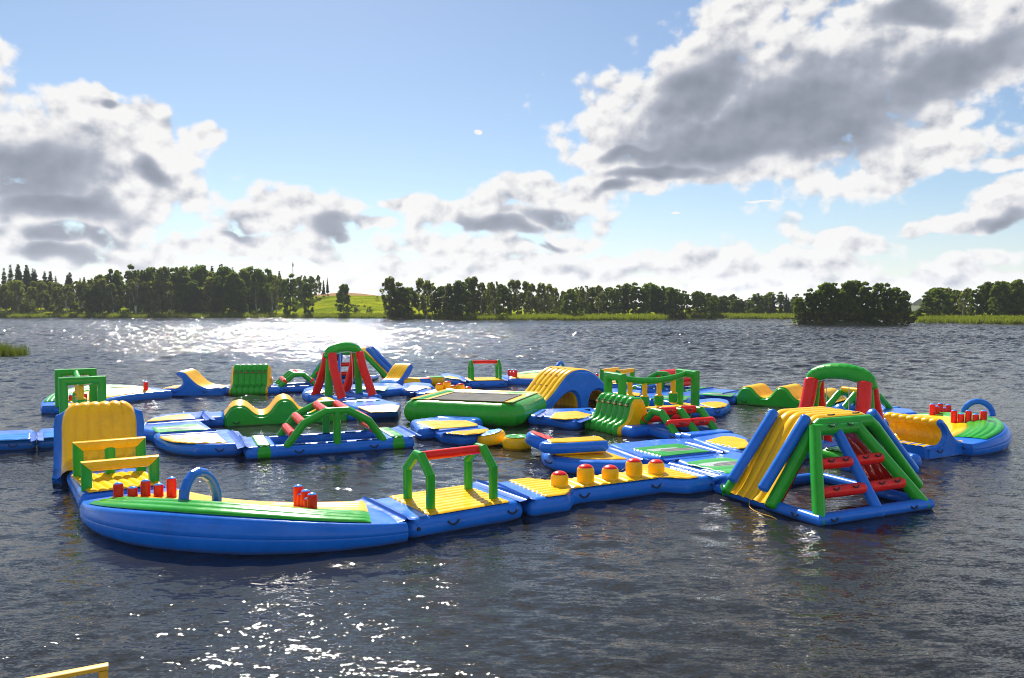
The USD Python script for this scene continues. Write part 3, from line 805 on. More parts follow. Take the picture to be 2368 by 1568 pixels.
# ------------------------------------------------------------------ the water park: coated fabric
def pvc(name, col, print_mark=False):
    n = {'tc': ('texture_coordinate', {}), 'g': ('geometry', {}), 'oi': ('object_info', {}),
         'w1': ('noise_texture', {'scale': 2.2, 'detail': 3.0, 'roughness': 0.5, 'distortion': 0.6}), 'w2': ('noise_texture', {'scale': 9.0, 'detail': 4.0, 'roughness': 0.6, 'distortion': 1.2}),
         'b1': ('bump', {'strength': 0.16, 'distance': 0.05}), 'b2': ('bump', {'strength': 0.14, 'distance': 0.012}),
         'dr': ('noise_texture', {'scale': 1.3, 'detail': 6.0, 'roughness': 0.65}), 'rr': ('map_range', {'from_min': 0.3, 'from_max': 0.7, 'to_min': 0.17, 'to_max': 0.30, 'clamp': True}),
         'cr': ('rgb_ramp', {'ramp': [(0.28, tuple(0.80 * c + 0.006 for c in col)), (0.5, col), (0.75, tuple(min(1, 1.06 * c + 0.004) for c in col))]}),
         'p': ('principled_bsdf', {'specular_ior_level': 0.36, 'ior': 1.5})}
    l = [('g.position', 'w1.vector'), ('g.position', 'w2.vector'), ('g.position', 'dr.vector'), ('w1.fac', 'b1.height'), ('w2.fac', 'b2.height'), ('b1.normal', 'b2.normal'), ('b2.normal', 'p.normal'),
         ('dr.fac', 'rr.value'), ('rr.result', 'p.roughness'), ('dr.fac', 'cr.fac')]
    if not print_mark:
        # a slimy line where the lake laps, of uneven height
        n.update({'sp': ('separate_xyz', {}), 'wl': ('noise_texture', {'scale': 2.6, 'detail': 5.0, 'roughness': 0.7}), 'wa': ('math', {'math_type': 'multiply_add', 'value2': -0.16}), 'ws': ('map_range', {'from_min': -0.055, 'from_max': 0.0, 'to_min': 0.55, 'to_max': 0.0, 'clamp': True}),
                  'mx': ('mix_color', {'b': (0.06, 0.05, 0.022)})})
        l += [('g.position', 'sp.vector'), ('g.position', 'wl.vector'), ('wl.fac', 'wa.value1'), ('sp.z', 'wa.value3'), ('wa.value', 'ws.value'), ('ws.result', 'mx.fac'), ('cr.color', 'mx.a'), ('mx.result', 'p.base_color')]
    else:  # a washed-out grey badge printed on the sheet, centred on the float
        n.update({'m1': ('mapping', {'mapping_type': 'texture', 'location': (-0.22, 0.10, 0), 'scale': (0.62, 0.24, 100)}), 'm2': ('mapping', {'mapping_type': 'texture', 'location': (0.22, -0.10, 0), 'scale': (0.66, 0.26, 100)}),
                  'd1': ('vector_math', {'math_type': 'length'}), 'd2': ('vector_math', {'math_type': 'length'}), 's1': ('math', {'math_type': 'less_than', 'value2': 1.0}), 's2': ('math', {'math_type': 'less_than', 'value2': 1.0}),
                  'ws': ('wave_texture', {'scale': 3.2, 'distortion': 3.0, 'detail': 2.0, 'bands_direction': 'y'}), 'wc': ('rgb_ramp', {'ramp': [(0.35, (0.06, 0.055, 0.055)), (0.6, (0.30, 0.28, 0.28))]}),
                  'x1': ('mix_color', {'b': (0.42, 0.46, 0.45)}), 'x2': ('mix_color', {})})
        l += [('tc.object', 'm1.vector'), ('tc.object', 'm2.vector'), ('m1.vector', 'd1.vector1'), ('m2.vector', 'd2.vector1'), ('d1.value', 's1.value1'), ('d2.value', 's2.value1'),
              ('tc.object', 'ws.vector'), ('ws.fac', 'wc.fac'), ('s1.value', 'x1.fac'), ('cr.color', 'x1.a'), ('x1.result', 'x2.a'), ('wc.color', 'x2.b'), ('s2.value', 'x2.fac'), ('x2.result', 'p.base_color')]
    mat(name, n, l, 'p.BSDF')


BLUE, YELLOW, GREEN, RED = (0.008, 0.135, 0.58), (0.88, 0.47, 0.0), (0.018, 0.30, 0.018), (0.72, 0.012, 0.006)
for nm, c in (('blue', BLUE), ('yellow', YELLOW), ('green', GREEN), ('red', RED), ('light_blue', (0.06, 0.27, 0.75)), ('flap_blue', (0.010, 0.095, 0.48))):
    pvc(nm, c)
pvc('green_print', (0.035, 0.33, 0.05), True)
mat('strap', {'p': ('principled_bsdf', {'base_color': (0.012, 0.012, 0.014), 'roughness': 0.6})}, [], 'p.BSDF')
mat('tan_strap', {'p': ('principled_bsdf', {'base_color': (0.22, 0.09, 0.02), 'roughness': 0.6})}, [], 'p.BSDF')
mat('white_rope', {'p': ('principled_bsdf', {'base_color': (0.6, 0.6, 0.58), 'roughness': 0.7})}, [], 'p.BSDF')
mat('mesh_mat', {'g': ('geometry', {}), 'n': ('noise_texture', {'scale': 2.0, 'detail': 4.0}), 'r': ('rgb_ramp', {'ramp': [(0.3, (0.105, 0.102, 0.100)), (0.7, (0.15, 0.145, 0.138))]}), 'p': ('principled_bsdf', {'roughness': 0.9, 'specular_ior_level': 0.08})},
    [('g.position', 'n.vector'), ('n.fac', 'r.fac'), ('r.color', 'p.base_color')], 'p.BSDF')
PI = math.pi


class Float:
    """One inflatable: local x runs from the measured point A to B, y to the left of that, z up from the water."""

    def __init__(self, name, label, cat, A=None, B=None, z=0.42, group=None, rz=None, zb=None, o=None, L=0.0):
        if o is not None:
            self.o, self.L, self.rz = np.asarray(o, float), L, rz
            self.prim = thing(name, label, cat, (o[0], o[1], 0), rz, group)
            return
        a, b = at(*A, z), at(*B, z if zb is None else zb)
        self.o, self.L = a[:2], float(np.linalg.norm((b - a)[:2]))
        self.rz = math.atan2(b[1] - a[1], b[0] - a[0]) if rz is None else rz
        self.prim = thing(name, label, cat, (a[0], a[1], 0), self.rz, group)

    def loc(self, x, y, z=0.42):
        p = at(x, y, z)[:2] - self.o
        c, s = math.cos(self.rz), math.sin(self.rz)
        return np.array([c * p[0] + s * p[1], -s * p[0] + c * p[1]])

    def add(self, name, mesh, material, smooth=40, parent=None, label=None):
        return part(self.prim if parent is None else parent, name, mesh, material, smooth, label)

    def grips(self, xs, y=0.0, z=0.27, out=(0, -1, 0), along=(1, 0, 0)):
        for x in xs:
            self.add('handle', grip((x, y, z), along, out), 'strap')

    def flap(self, x, y0, y1, z=0.42):
        pr = catmull([(x - 0.24, z + 0.006), (x - 0.1, z + 0.02), (x - 0.02, z + 0.04), (x + 0.015, z + 0.095), (x + 0.045, z + 0.05), (x + 0.12, z + 0.018), (x + 0.24, z + 0.006)], 4)
        self.add('connector_flap', skin(pr, y0, y1, 0, edge=0.05, drop=0.01), 'flap_blue')

    def valve(self, x, y=-0.005, z=0.2):
        m = lathe([(0.0, 0.012), (0.035, 0.012), (0.045, 0.0), (0.045, -0.02)], 12)
        m.apply_transform(trimesh.transformations.rotation_matrix(PI / 2, [1, 0, 0]))
        m.apply_translation([x, y, z])
        self.add('valve', m, 'strap')


def rect(x0, x1, y0, y1):
    return [(x0, y0), (x1, y0), (x1, y1), (x0, y1)]


def pin(F, x, y, z, h, r=0.115):
    p = F.add('pin', lathe([(r * 0.98, -0.12), (r * 1.03, 0.03), (r, 0.1), (r, h - 0.05), (r * 0.93, h - 0.012), (r * 0.84, h)], 18, (x, y, z)), 'red')
    F.add('pin_top', lathe([(r * 0.84, h), (r * 0.6, h + 0.022), (r * 0.3, h + 0.034), (0.001, h + 0.038)], 18, (x, y, z)), 'light_blue', parent=p)


def stump(F, x, y, z, h, r=0.235):
    p = F.add('stump', lathe([(r * 1.12, -0.06), (r * 1.1, 0.0), (r * 1.02, 0.03), (r, 0.06), (r * 1.015, h * 0.5), (r, h - 0.07), (r * 0.93, h - 0.02), (r * 0.86, h)], 28, (x, y, z)), 'yellow')
    F.add('stump_top', lathe([(r * 0.86, h), (r * 0.74, h + 0.035), (r * 0.5, h + 0.065), (r * 0.25, h + 0.08), (0.001, h + 0.085)], 28, (x, y, z)), 'red', parent=p)


PIN_H = (0.50, 0.33, 0.42, 0.25, 0.36)


def raft(name, label, cat, outline, panels, z=0.42, zo=0.25, group=None, grips_at=(), hull='blue', rc=0.25, flaps=(), top=0.42):
    """A raft of any outline. outline and panels: measured points."""
    O = np.array([at(x, y, zo)[:2] for x, y in outline])
    c = O.mean(0)
    t = thing(name, label, cat, (c[0], c[1], 0), 0.0, group)
    q = O - c
    if sg.polygon.LinearRing(q).is_ccw is False:
        q = q[::-1]
    part(t, 'hull', slab(q, z1=top, rc=rc), hull)
    for pts, col, ang, pitch in panels:
        P = np.array([at(x, y, z + 0.03)[:2] for x, y in pts]) - c
        if sg.polygon.LinearRing(P).is_ccw is False:
            P = P[::-1]
        part(t, 'deck_panel', panel(P, top, ang, pitch), col)
    for (x, y), (dx, dy) in grips_at:
        w = at(x, y, 0.26)[:2] - c
        d = np.array([dx, dy, 0.0]) / math.hypot(dx, dy)
        part(t, 'handle', grip((w[0], w[1], 0.28), (d[0], d[1], 0), (d[1], -d[0], 0)), 'strap')
    for (x0, y0), (x1, y1) in flaps:
        a, b = at(x0, y0, 0.46)[:2] - c, at(x1, y1, 0.46)[:2] - c
        d = (b - a) / np.linalg.norm(b - a)
        nrm = np.array([-d[1], d[0]])
        pr = np.array([(-0.2, 0.43), (-0.08, 0.445), (-0.02, 0.46), (0.015, 0.51), (0.045, 0.47), (0.12, 0.44), (0.2, 0.43)])
        s = np.linspace(0, 1, 5)
        v = np.array([[(*(a + (b - a) * k + nrm * x), zz) for x, zz in pr] for k in s]).reshape(-1, 3)
        part(t, 'connector_flap', TM(v, grid_faces(5, len(pr))), 'flap_blue')
    return t


# ---- monkey bar rafts
def monkey(label, A, B, W, legs=(0.92, 2.68), ys=(0.60, 1.80), group=None, top=1.62):
    F = Float('bar_raft', label, 'inflatable raft', A, B, group=group)
    L = F.L
    F.add('hull', slab(rect(0.03, L - 0.03, 0, W)), 'blue')
    F.add('deck_panel', panel(rect(legs[0] - 0.28, legs[1] + 0.2, 0.14, W - 0.14), pitch=0.25), 'yellow')
    for x in legs:
        yc = (ys[0] + ys[1]) / 2
        pth = [(x, ys[0], 0.40), (x, ys[0], 1.22), (x, yc - 0.14, top), (x, yc + 0.14, top), (x, ys[1], 1.22), (x, ys[1], 0.40)]
        F.add('arch', tube(pth, 0.105, normal=(1, 0, 0), sq=2.6), 'green', 30)
    F.add('bar', tube([(legs[0] + 0.06, (ys[0] + ys[1]) / 2, top - 0.03), (legs[1] - 0.06, (ys[0] + ys[1]) / 2, top - 0.03)], 0.115, sq=2.3), 'red', 30)
    F.grips([L * 0.36, L * 0.86])
    F.flap(0.0, 0.02, W - 0.02)
    F.flap(L, 0.02, W - 0.02)
    F.valve(0.3)
    return F


monkey('near raft with a long red bar held by two green arches', (941, 1206), (1222, 1158), 2.45)

# ---- stump bridge
def stump_bridge(label, A, B, W, stumps, group=None, n0=0.27, n1=0.74, wn=(0.45, 0.60)):
    F = Float('stump_bridge', label, 'inflatable raft', A, B, group=group)
    L = F.L
    a, b, lo, hi = L * n0, L * n1, W * wn[0] - 0.55, W * wn[0] + 0.65
    out = [(0.03, 0), (a - 0.45, 0.0), (a, lo), (b, lo), (b + 0.5, 0), (L - 0.03, 0), (L - 0.03, W), (b + 0.5, W), (b, hi), (a, hi), (a - 0.45, W), (0.03, W)]
    F.add('hull', slab(out, rc=0.14, r2=0.14, r=0.2), 'blue')
    i = 0.12
    F.add('deck_panel', panel([(0.55, i), (a - 0.5, i), (a - 0.02, lo + i), (a - 0.02, hi - i), (a - 0.5, W - i), (0.55, W - i)], pitch=0.24), 'yellow')
    F.add('deck_panel', panel(rect(a + 0.0, b, lo + 0.08, hi - 0.08), ang=PI / 2, pitch=0.28, amp=0.035), 'yellow')
    F.add('deck_panel', panel([(b + 0.02, lo + i), (b + 0.55, i), (L - 0.6, i), (L - 0.6, W - i), (b + 0.55, W - i), (b + 0.02, hi - i)], pitch=0.24), 'yellow')
    for s in stumps:
        if len(s) == 3:
            x, y = F.loc(s[0], s[1], 0.45)
            stump(F, x, y, 0.43, s[2])
        else:
            stump(F, *s)
    F.grips([a + 0.3, b - 0.2], lo - 0.0)
    F.valve(L - 0.25)
    F.flap(0, 0.02, W - 0.02)
    return F


stump_bridge('near narrow bridge with five yellow stumps capped in red', (1224, 1158), (1661, 1101), 2.35,
             [(1294, 1121, 0.31), (1354, 1114, 0.42), (1411, 1107, 0.32), (1466, 1099, 0.42), (1517.5, 1092, 0.31)])


# ---- banked corners
def corner(label, A, B, group=None, arch=(3.5, -0.93, 3.46, 0.39), rows=((2.0, 0.85, 0.95, 0.15), (6.5, 0.9, 7.4, 0.1)), bow=1.72, rise=0.46, W=1.92, z=0.42, mid=0.5):
    """The curved raft between two runs; A to B is the chord of its outer side, the outer rim bows out to the right of that."""
    F = Float('banked_corner', label, 'inflatable raft', A, B, group=group, z=z)
    L = F.L
    ns, nt = 72, 61
    s, t = np.meshgrid(np.linspace(0, 1, ns), np.linspace(0, 1, nt), indexing='ij')

    def surf(s, t):
        bx = np.sin(PI * s) ** 0.85
        xi, yi = 1.2 + (L - 2.4) * s, W - 0.95 * bx
        xo, yo = L * s + 0.25 * np.sin(2 * PI * s) * -1, -bow * bx
        k_ = np.where(t < 0.76, (np.clip(t, 0, 1) / 0.76) ** 1.7, 1 - 0.22 * ((t - 0.76) / 0.24) ** 2)
        zz = 0.42 + rise * np.sin(PI * s) ** 1.1 * k_
        return np.stack([xi + (xo - xi) * t, yi + (yo - yi) * t, zz], -1)

    P = surf(s, t * 0.90 + 0.05)
    F.under = surf
    # hull: inner side, bottom and the big rounded outer side, one ring of the cross-section for every s
    ss = np.linspace(0, 1, 64)
    e0, e1 = surf(ss, 0 * ss), surf(ss, 0 * ss + 1)
    prof = []
    for k, a in enumerate(np.radians([0, 18, 40, 62, 80])):        # inner edge
        prof.append(surf(ss, 0 * ss + 0.08 * (1 - math.sin(a))) + np.array([0, 0, -0.22 * (1 - math.cos(a))]))
    inner = surf(ss, 0 * ss)
    prof = [inner * [1, 1, 0] + [0, 0, -0.1], inner * [1, 1, 0] + [0, 0.03, 0.12], inner + [0, 0.02, -0.14], inner + [0, -0.03, -0.04]]
    for tt in (0.04, 0.15, 0.3, 0.5, 0.7, 0.85, 0.95):
        prof.append(surf(ss, 0 * ss + tt) - [0, 0, 0.012])
    fin = np.clip(np.sin(PI * ss), 0, 1)[:, None]
    nrm = np.gradient(e1, axis=0) * [1, 1, 0]
    nrm /= np.linalg.norm(nrm, axis=1)[:, None]
    nrm = np.stack([nrm[:, 1], -nrm[:, 0], 0 * ss], -1)
    zt = e1[:, 2:3]
    for f, o in ((1.0, 0.0), (0.93, 0.07), (0.80, 0.14), (0.62, 0.19), (0.50, 0.185), (0.46, 0.165), (0.40, 0.185), (0.2, 0.16), (0.0, 0.07), (-0.25, -0.1)):
        prof.append(e1 * [1, 1, 0] + nrm * (o * (0.45 + 0.65 * fin)) + np.concatenate([0 * zt, 0 * zt, zt * f - 0.012 * (f == 1)], 1))
    V = np.stack(prof, 1)
    ends = [TM(np.vstack([V[i], V[i].mean(0)[None]]), [(k, (k + 1) % len(prof), len(prof)) for k in range(len(prof))]) for i in (0, -1)]
    F.add('hull', [TM(V.reshape(-1, 3), grid_faces(len(ss), len(prof), True))] + ends, 'blue', 45)

    def sheet(s0, s1, t0, t1, n, along=True):
        a, b = np.meshgrid(np.linspace(s0, s1, 60), np.linspace(t0, t1, n * 7 + 1), indexing='ij')
        e = np.minimum(np.minimum((a - s0) * L, (s1 - a) * L), np.minimum(b - t0, t1 - b) * 3.2) / 0.07
        e = np.sqrt(1 - (1 - np.clip(e, 0, 1)) ** 2)
        q = surf(a, b)
        q[..., 2] += 0.006 + e * (0.012 + 0.028 * np.abs(np.sin(PI * (b - t0) / (t1 - t0) * n)) ** 0.7)
        return TM(q.reshape(-1, 3), grid_faces(60, n * 7 + 1))
    F.add('deck_panel', sheet(0.085, 0.915, 0.05, 0.58, 5), 'yellow')
    F.add('rim_panel', sheet(0.085, 0.915, 0.58, 0.985, 5), 'green')
    for row in rows:
        for k, h in enumerate(PIN_H):
            if len(row) == 5:
                x, y = F.loc(row[k][0], row[k][1], 0.55)
            else:
                x, y = row[0] + (row[2] - row[0]) * k / 4, row[1] + (row[3] - row[1]) * k / 4
            d = np.hypot(P[..., 0] - x, P[..., 1] - y)
            pin(F, x, y, float(P.reshape(-1, 3)[d.argmin(), 2]), h)
    if arch:
        x0, y0, x1, y1 = (*F.loc(*arch[0]), *F.loc(*arch[1])) if len(arch) == 2 else arch
        c0, c1 = np.array([x0, y0]), np.array([x1, y1])
        zz = [float(P.reshape(-1, 3)[np.hypot(P[..., 0] - c[0], P[..., 1] - c[1]).argmin(), 2]) for c in (c0, c1)]
        r = np.linalg.norm(c1 - c0) / 2
        a = np.linspace(PI, 0, 10)
        pth = [(*((c0 + c1) / 2 + (c1 - c0) / 2 * math.cos(x)), zz[0] + (zz[1] - zz[0]) * (1 + math.cos(x)) / 2 + r * 1.05 * math.sin(x)) for x in a]
        F.add('ring_arch', tube(pth, 0.115, k=14), 'blue', 25)
    F.grips([0.75, L - 0.75], -0.33, 0.25)
    return F


corner('near left banked corner raft with a green rim and big blue hull', (194, 1157), (940, 1207),
       rows=([(397, 1148), (367, 1148), (337, 1149), (307, 1151), (274, 1153)], [(690, 1168), (698, 1172), (707, 1176), (714, 1181), (722, 1187)]))

# ---- hurdle raft and the curved wall at the left
def hurdles(F, specs, r=0.13):
    for (x0, x1, y, h, mids) in specs:
        post, beam, post2 = tubes([(x0, y, 0.38), (x0, y, h), (x1, y, h), (x1, y, 0.38)], r, normal=(0, 1, 0), sq=4.5, k=20, ends=(True, True), plump=0.1)
        hd = F.add('hurdle_beam', beam, 'yellow', 30)
        F.add('hurdle_post', post, 'green', 30, parent=hd)
        F.add('hurdle_post', post2, 'green', 30, parent=hd)
        for m in mids:
            F.add('hurdle_post', tube([(m, y, 0.38), (m, y, h - r * 0.9)], r * 1.02, normal=(0, 1, 0), sq=4.5, plump=0.9), 'green', 30, parent=hd)


F = Float('hurdle_raft', 'near left raft with two yellow and green hurdles in front of the curved wall', 'inflatable raft', (178, 1148), (396, 1124))
hull = [F.loc(x, y, 0.35) for x, y in ((182, 1150), (393, 1126), (338, 1084), (152, 1090))]
F.add('hull', slab(hull, rc=0.15), 'blue')
pn = [F.loc(x, y, 0.45) for x, y in ((204, 1137), (372, 1118), (335, 1088), (162, 1098))]
F.add('deck_panel', panel(pn, ang=PI / 2 + 0.15, pitch=0.24, amp=0.035), 'yellow')
for (l, r_, zt, mids) in (((201, 1129), (356, 1113), 1.02, 0), ((182, 1101), (326, 1087), 1.28, 1)):
    a, b = F.loc(*l, 0.44), F.loc(*r_, 0.44)
    d = (b - a) / np.linalg.norm(b - a)
    nn = np.array([-d[1], d[0], 0])
    P3 = lambda q, z: (q[0], q[1], z)
    post, beam, post2 = tubes([P3(a, 0.36), P3(a, zt), P3(b, zt), P3(b, 0.36)], 0.135, normal=nn, sq=4.5, k=20, plump=0.1)
    hd = F.add('hurdle_beam', beam, 'yellow', 30)
    F.add('hurdle_post', post, 'green', 30, parent=hd)
    F.add('hurdle_post', post2, 'green', 30, parent=hd)
    if mids:
        m = (a + b) / 2
        F.add('hurdle_post', tube([P3(m, 0.36), P3(m, zt - 0.12)], 0.137, normal=nn, sq=4.5, k=20, plump=0.9), 'green', 30, parent=hd)


def profile_float(F, closed, segs, y0, y1, side, side_mat, bulge=0.12, inset=0.14, edge=0.06):
    """closed: profile (x, z) anticlockwise. segs: (part name, material, open profile, ribs, rib height)."""
    for nm, m, pts, nr, amp in segs:
        F.add(nm, skin(pts, y0, y1, nr, amp, edge), m)
    F.add(side, flank(closed, y0, -1, bulge, inset), side_mat)
    F.add(side, flank(closed, y1, 1, bulge, inset), side_mat)


# the profile runs along y here: build with x as the depth, then turn the float by 90 degrees
rz = math.radians(27)
F = Float('curved_wall', 'tall yellow curved wall with rounded blue sides at the left', 'inflatable wall', (134, 1092), (134, 1092), rz=rz + PI / 2)
Wd = 2.15
front = catmull([(0.1, 0.40), (0.4, 0.45), (0.75, 0.68), (1.02, 1.1), (1.14, 1.6), (1.22, 1.95), (1.42, 2.17), (1.72, 2.2)], 6)
back = catmull([(1.72, 2.2), (2.0, 2.02), (2.12, 1.6), (2.1, 1.0), (2.25, 0.4), (2.45, -0.1)], 5)
closed = np.vstack([front, back[1:], [(1.9, -0.1), (1.6, 0.2), (1.2, 0.15), (0.9, -0.1), (0.1, -0.1)]])


def shouldered(m):
    """The upper corners of the wall are rounded off."""
    m = trimesh.util.concatenate(m) if isinstance(m, list) else m
    v = m.vertices.copy()
    k = 1 - 0.20 * np.clip((v[:, 2] - 1.45) / 0.78, 0, 1) ** 2.6
    v[:, 1] = -Wd / 2 + (v[:, 1] + Wd / 2) * k
    m.vertices = v
    return m


F.add('climbing_face', shouldered(skin(front, -Wd + 0.05, -0.05, 6, 0.045, 0.34, 0.17)), 'yellow')
F.add('back_face', shouldered(skin(back, -Wd + 0.05, -0.05, 6, 0.045, 0.34, 0.17)), 'yellow')
for y, sg_ in ((-0.05, 1), (-Wd + 0.05, -1)):
    F.add('side_wall', shouldered(flank(closed[::-1], y, sg_, 0.22, 0.14, 0.17)), 'blue')


# ---- blue gangway from the shore at the left, and the platform group behind the wall
raft('gangway', 'blue walkway float at the left edge with black marks', 'walkway float', [(-330, 1043), (85, 1023), (84, 1001), (-300, 1017)], [([(-310, 1032), (70, 1014.5), (70, 1001), (-280, 1016)], 'light_blue', 0.1, 0.16)], flaps=[((86, 1018), (85, 1000))], grips_at=[((30, 1029), (1, 0.1))])
raft('gangway', 'blue walkway float running behind the curved wall', 'walkway float', [(85.5, 1022.5), (330, 1008), (312, 985), (85, 1000.5)], [([(100, 1012), (318, 1000), (306, 986), (100, 998)], 'light_blue', 0.15, 0.16)])
raft('half_round_raft', 'yellow half round raft with blue edge right of the hurdles', 'inflatable raft',
     [(353, 1010), (362, 1020), (384, 1030), (415, 1036), (450, 1039), (500, 1039), (565, 1037), (538, 1001), (366, 1006)],
     [([(368, 1009), (380, 1016), (400, 1021), (440, 1024), (525, 1023), (502, 1001)], 'yellow', 0.42, 0.17)], grips_at=[((508, 1038), (1, 0.05))], flaps=[((370, 1004), (500, 996)), ((566, 1028), (538, 996))])
raft('half_round_raft', 'yellow half round raft beside the triple hump, far from the hurdles', 'inflatable raft',
     [(331, 985), (342, 975), (368, 967), (408, 962), (470, 959), (487, 976), (456, 979), (335, 990)],
     [([(338, 974), (352, 967), (392, 960), (440, 957), (452, 967), (440, 969)], 'yellow', 0.3, 0.17)], flaps=[((340, 979), (470, 969)), ((487, 970), (472, 955))])


def badge(prim_outline, ang, pitch, z=0.42):
    """The printed green sheet; its own origin is its centre, so that the badge sits in the middle."""
    O = np.array([at(x, y, z + 0.03)[:2] for x, y in prim_outline])
    c = O.mean(0)
    return O - c, c


def badge_platform(label, outline, sheet, ang, pitch=0.19, group=None, flaps=(), existing=None):
    O = np.array([at(x, y, 0.25)[:2] for x, y in outline])
    P = np.array([at(x, y, 0.45)[:2] for x, y in sheet])
    c = P.mean(0)
    t = thing('badge_platform', label, 'inflatable platform', (c[0], c[1], 0), ang, group)
    R = np.array([[math.cos(ang), math.sin(ang)], [-math.sin(ang), math.cos(ang)]])
    q, p = (O - c) @ R.T, (P - c) @ R.T
    for k in (0, 1):
        w = q if k == 0 else p
        if sg.polygon.LinearRing(w).is_ccw is False:
            w = w[::-1]
        if k == 0:
            part(t, 'hull', slab(w, rc=0.18), 'blue')
        else:
            part(t, 'deck_panel', panel(w, 0.42, 0.0, pitch, amp=0.026), 'green_print')
    for (x0, y0), (x1, y1) in flaps:
        a, b = (at(x0, y0, 0.46)[:2] - c) @ R.T, (at(x1, y1, 0.46)[:2] - c) @ R.T
        d = (b - a) / np.linalg.norm(b - a)
        nrm = np.array([-d[1], d[0]])
        pr = np.array([(-0.2, 0.43), (-0.08, 0.445), (-0.02, 0.46), (0.015, 0.51), (0.045, 0.47), (0.12, 0.44), (0.2, 0.43)])
        v = np.array([[(*(a + (b - a) * k + nrm * x), zz) for x, zz in pr] for k in np.linspace(0, 1, 5)]).reshape(-1, 3)
        part(t, 'connector_flap', TM(v, grid_faces(5, len(pr))), 'flap_blue')
    return t


badge_platform('green platform with a grey badge just right of the curved wall', [(322, 1003), (356, 1008), (498, 1001), (460, 975), (330, 984)], [(350, 988), (458, 979), (484, 993), (362, 999)], math.radians(14), 0.3)
badge_platform('green badge platform between the big half round raft and the ladder frame', [(1446, 1062), (1476, 1069), (1532, 1072), (1660, 1052), (1605, 1022), (1520, 1024), (1402, 1036)],
               [(1462, 1036), (1569, 1025), (1644, 1043), (1530, 1054)], math.radians(20), 0.19, flaps=[((1490, 1062), (1415, 1034)), ((1530, 1060), (1655, 1047)), ((1674, 1046), (1590, 1022))])
badge_platform('green badge platform partly behind the left slide of the near tower', [(1660, 1112), (1700, 1117), (1790, 1075), (1700, 1052), (1655, 1054), (1548, 1070), (1566, 1078)],
               [(1582, 1070), (1668, 1056), (1760, 1070), (1686, 1094)], math.radians(24), 0.5, flaps=[((1665, 1100), (1552, 1070))])
raft('half_round_raft', 'large yellow half round raft under the blue slab in the middle', 'inflatable raft',
     [(1250, 1050), (1256, 1060), (1280, 1070), (1320, 1077), (1370, 1081), (1440, 1083), (1488, 1083), (1486, 1068), (1398, 1042), (1330, 1040), (1262, 1043)],
     [([(1265, 1045), (1290, 1052), (1350, 1060), (1400, 1061), (1453, 1061), (1392, 1040), (1300, 1038)], 'yellow', 0.42, 0.2)], grips_at=[((1435, 1083), (1, 0.05)), ((1270, 1066), (1, -0.5))])
raft('half_round_raft', 'yellow half round raft right of the ladder frame', 'inflatable raft',
     [(1592, 1022), (1680, 1056), (1712, 1057), (1738, 1040), (1734, 1022), (1716, 1014), (1690, 1009), (1660, 1010)],
     [([(1630, 1019), (1708, 1037), (1726, 1034), (1733, 1025), (1724, 1016), (1700, 1010), (1672, 1008)], 'yellow', -0.3, 0.22)])
mat('yellow_paint', {'g': ('geometry', {}), 'n': ('noise_texture', {'scale': 14.0, 'detail': 6.0, 'roughness': 0.7}), 'r': ('rgb_ramp', {'ramp': [(0.25, (0.42, 0.20, 0.02)), (0.42, (0.66, 0.36, 0.03)), (0.8, (0.72, 0.42, 0.05))]}), 'bm': ('bump', {'strength': 0.15, 'distance': 0.004}), 'p': ('principled_bsdf', {'roughness': 0.42})},
    [('g.position', 'n.vector'), ('n.fac', 'r.fac'), ('r.color', 'p.base_color'), ('n.fac', 'bm.height'), ('bm.normal', 'p.normal')], 'p.BSDF')

# ---- more of the outer ring
corner('right banked corner raft, yellow inside, with a blue ring arch at the far right', (2246, 1026), (2114, 957), rows=([(2206, 983), (2222, 984.5), (2239, 986), (2256, 988), (2274, 990)], [(2156, 964), (2166, 962.5), (2174, 960.5), (2183, 958), (2193, 956)]), arch=((2296, 953, 0.9), (2228, 966, 0.6)), bow=2.1)
corner('far left banked corner raft behind the green bag frame', (356, 896), (100, 938), arch=None)
F_ = at(1155, 869)[:2]
corner('far banked corner raft behind the trampoline, with a blue ring arch behind the yellow slide', (1414, 881), (1153, 869), arch=(3.9, -1.2, 3.9, 0.2))
monkey('far raft with a red bar between two small green arches', (1079, 882), (1176, 880), 2.5, legs=(0.5, 2.35), ys=(0.7, 1.9), top=1.6)
raft('half_round_raft', 'small yellow half round raft at the left end of the far bar raft', 'inflatable raft', [(1016, 870), (1020, 876), (1040, 881), (1076, 886), (1078, 877), (1062, 872), (1034, 867)],
     [([(1026, 871), (1040, 874), (1064, 877), (1060, 873), (1038, 868.5)], 'yellow', 0.3, 0.25)])


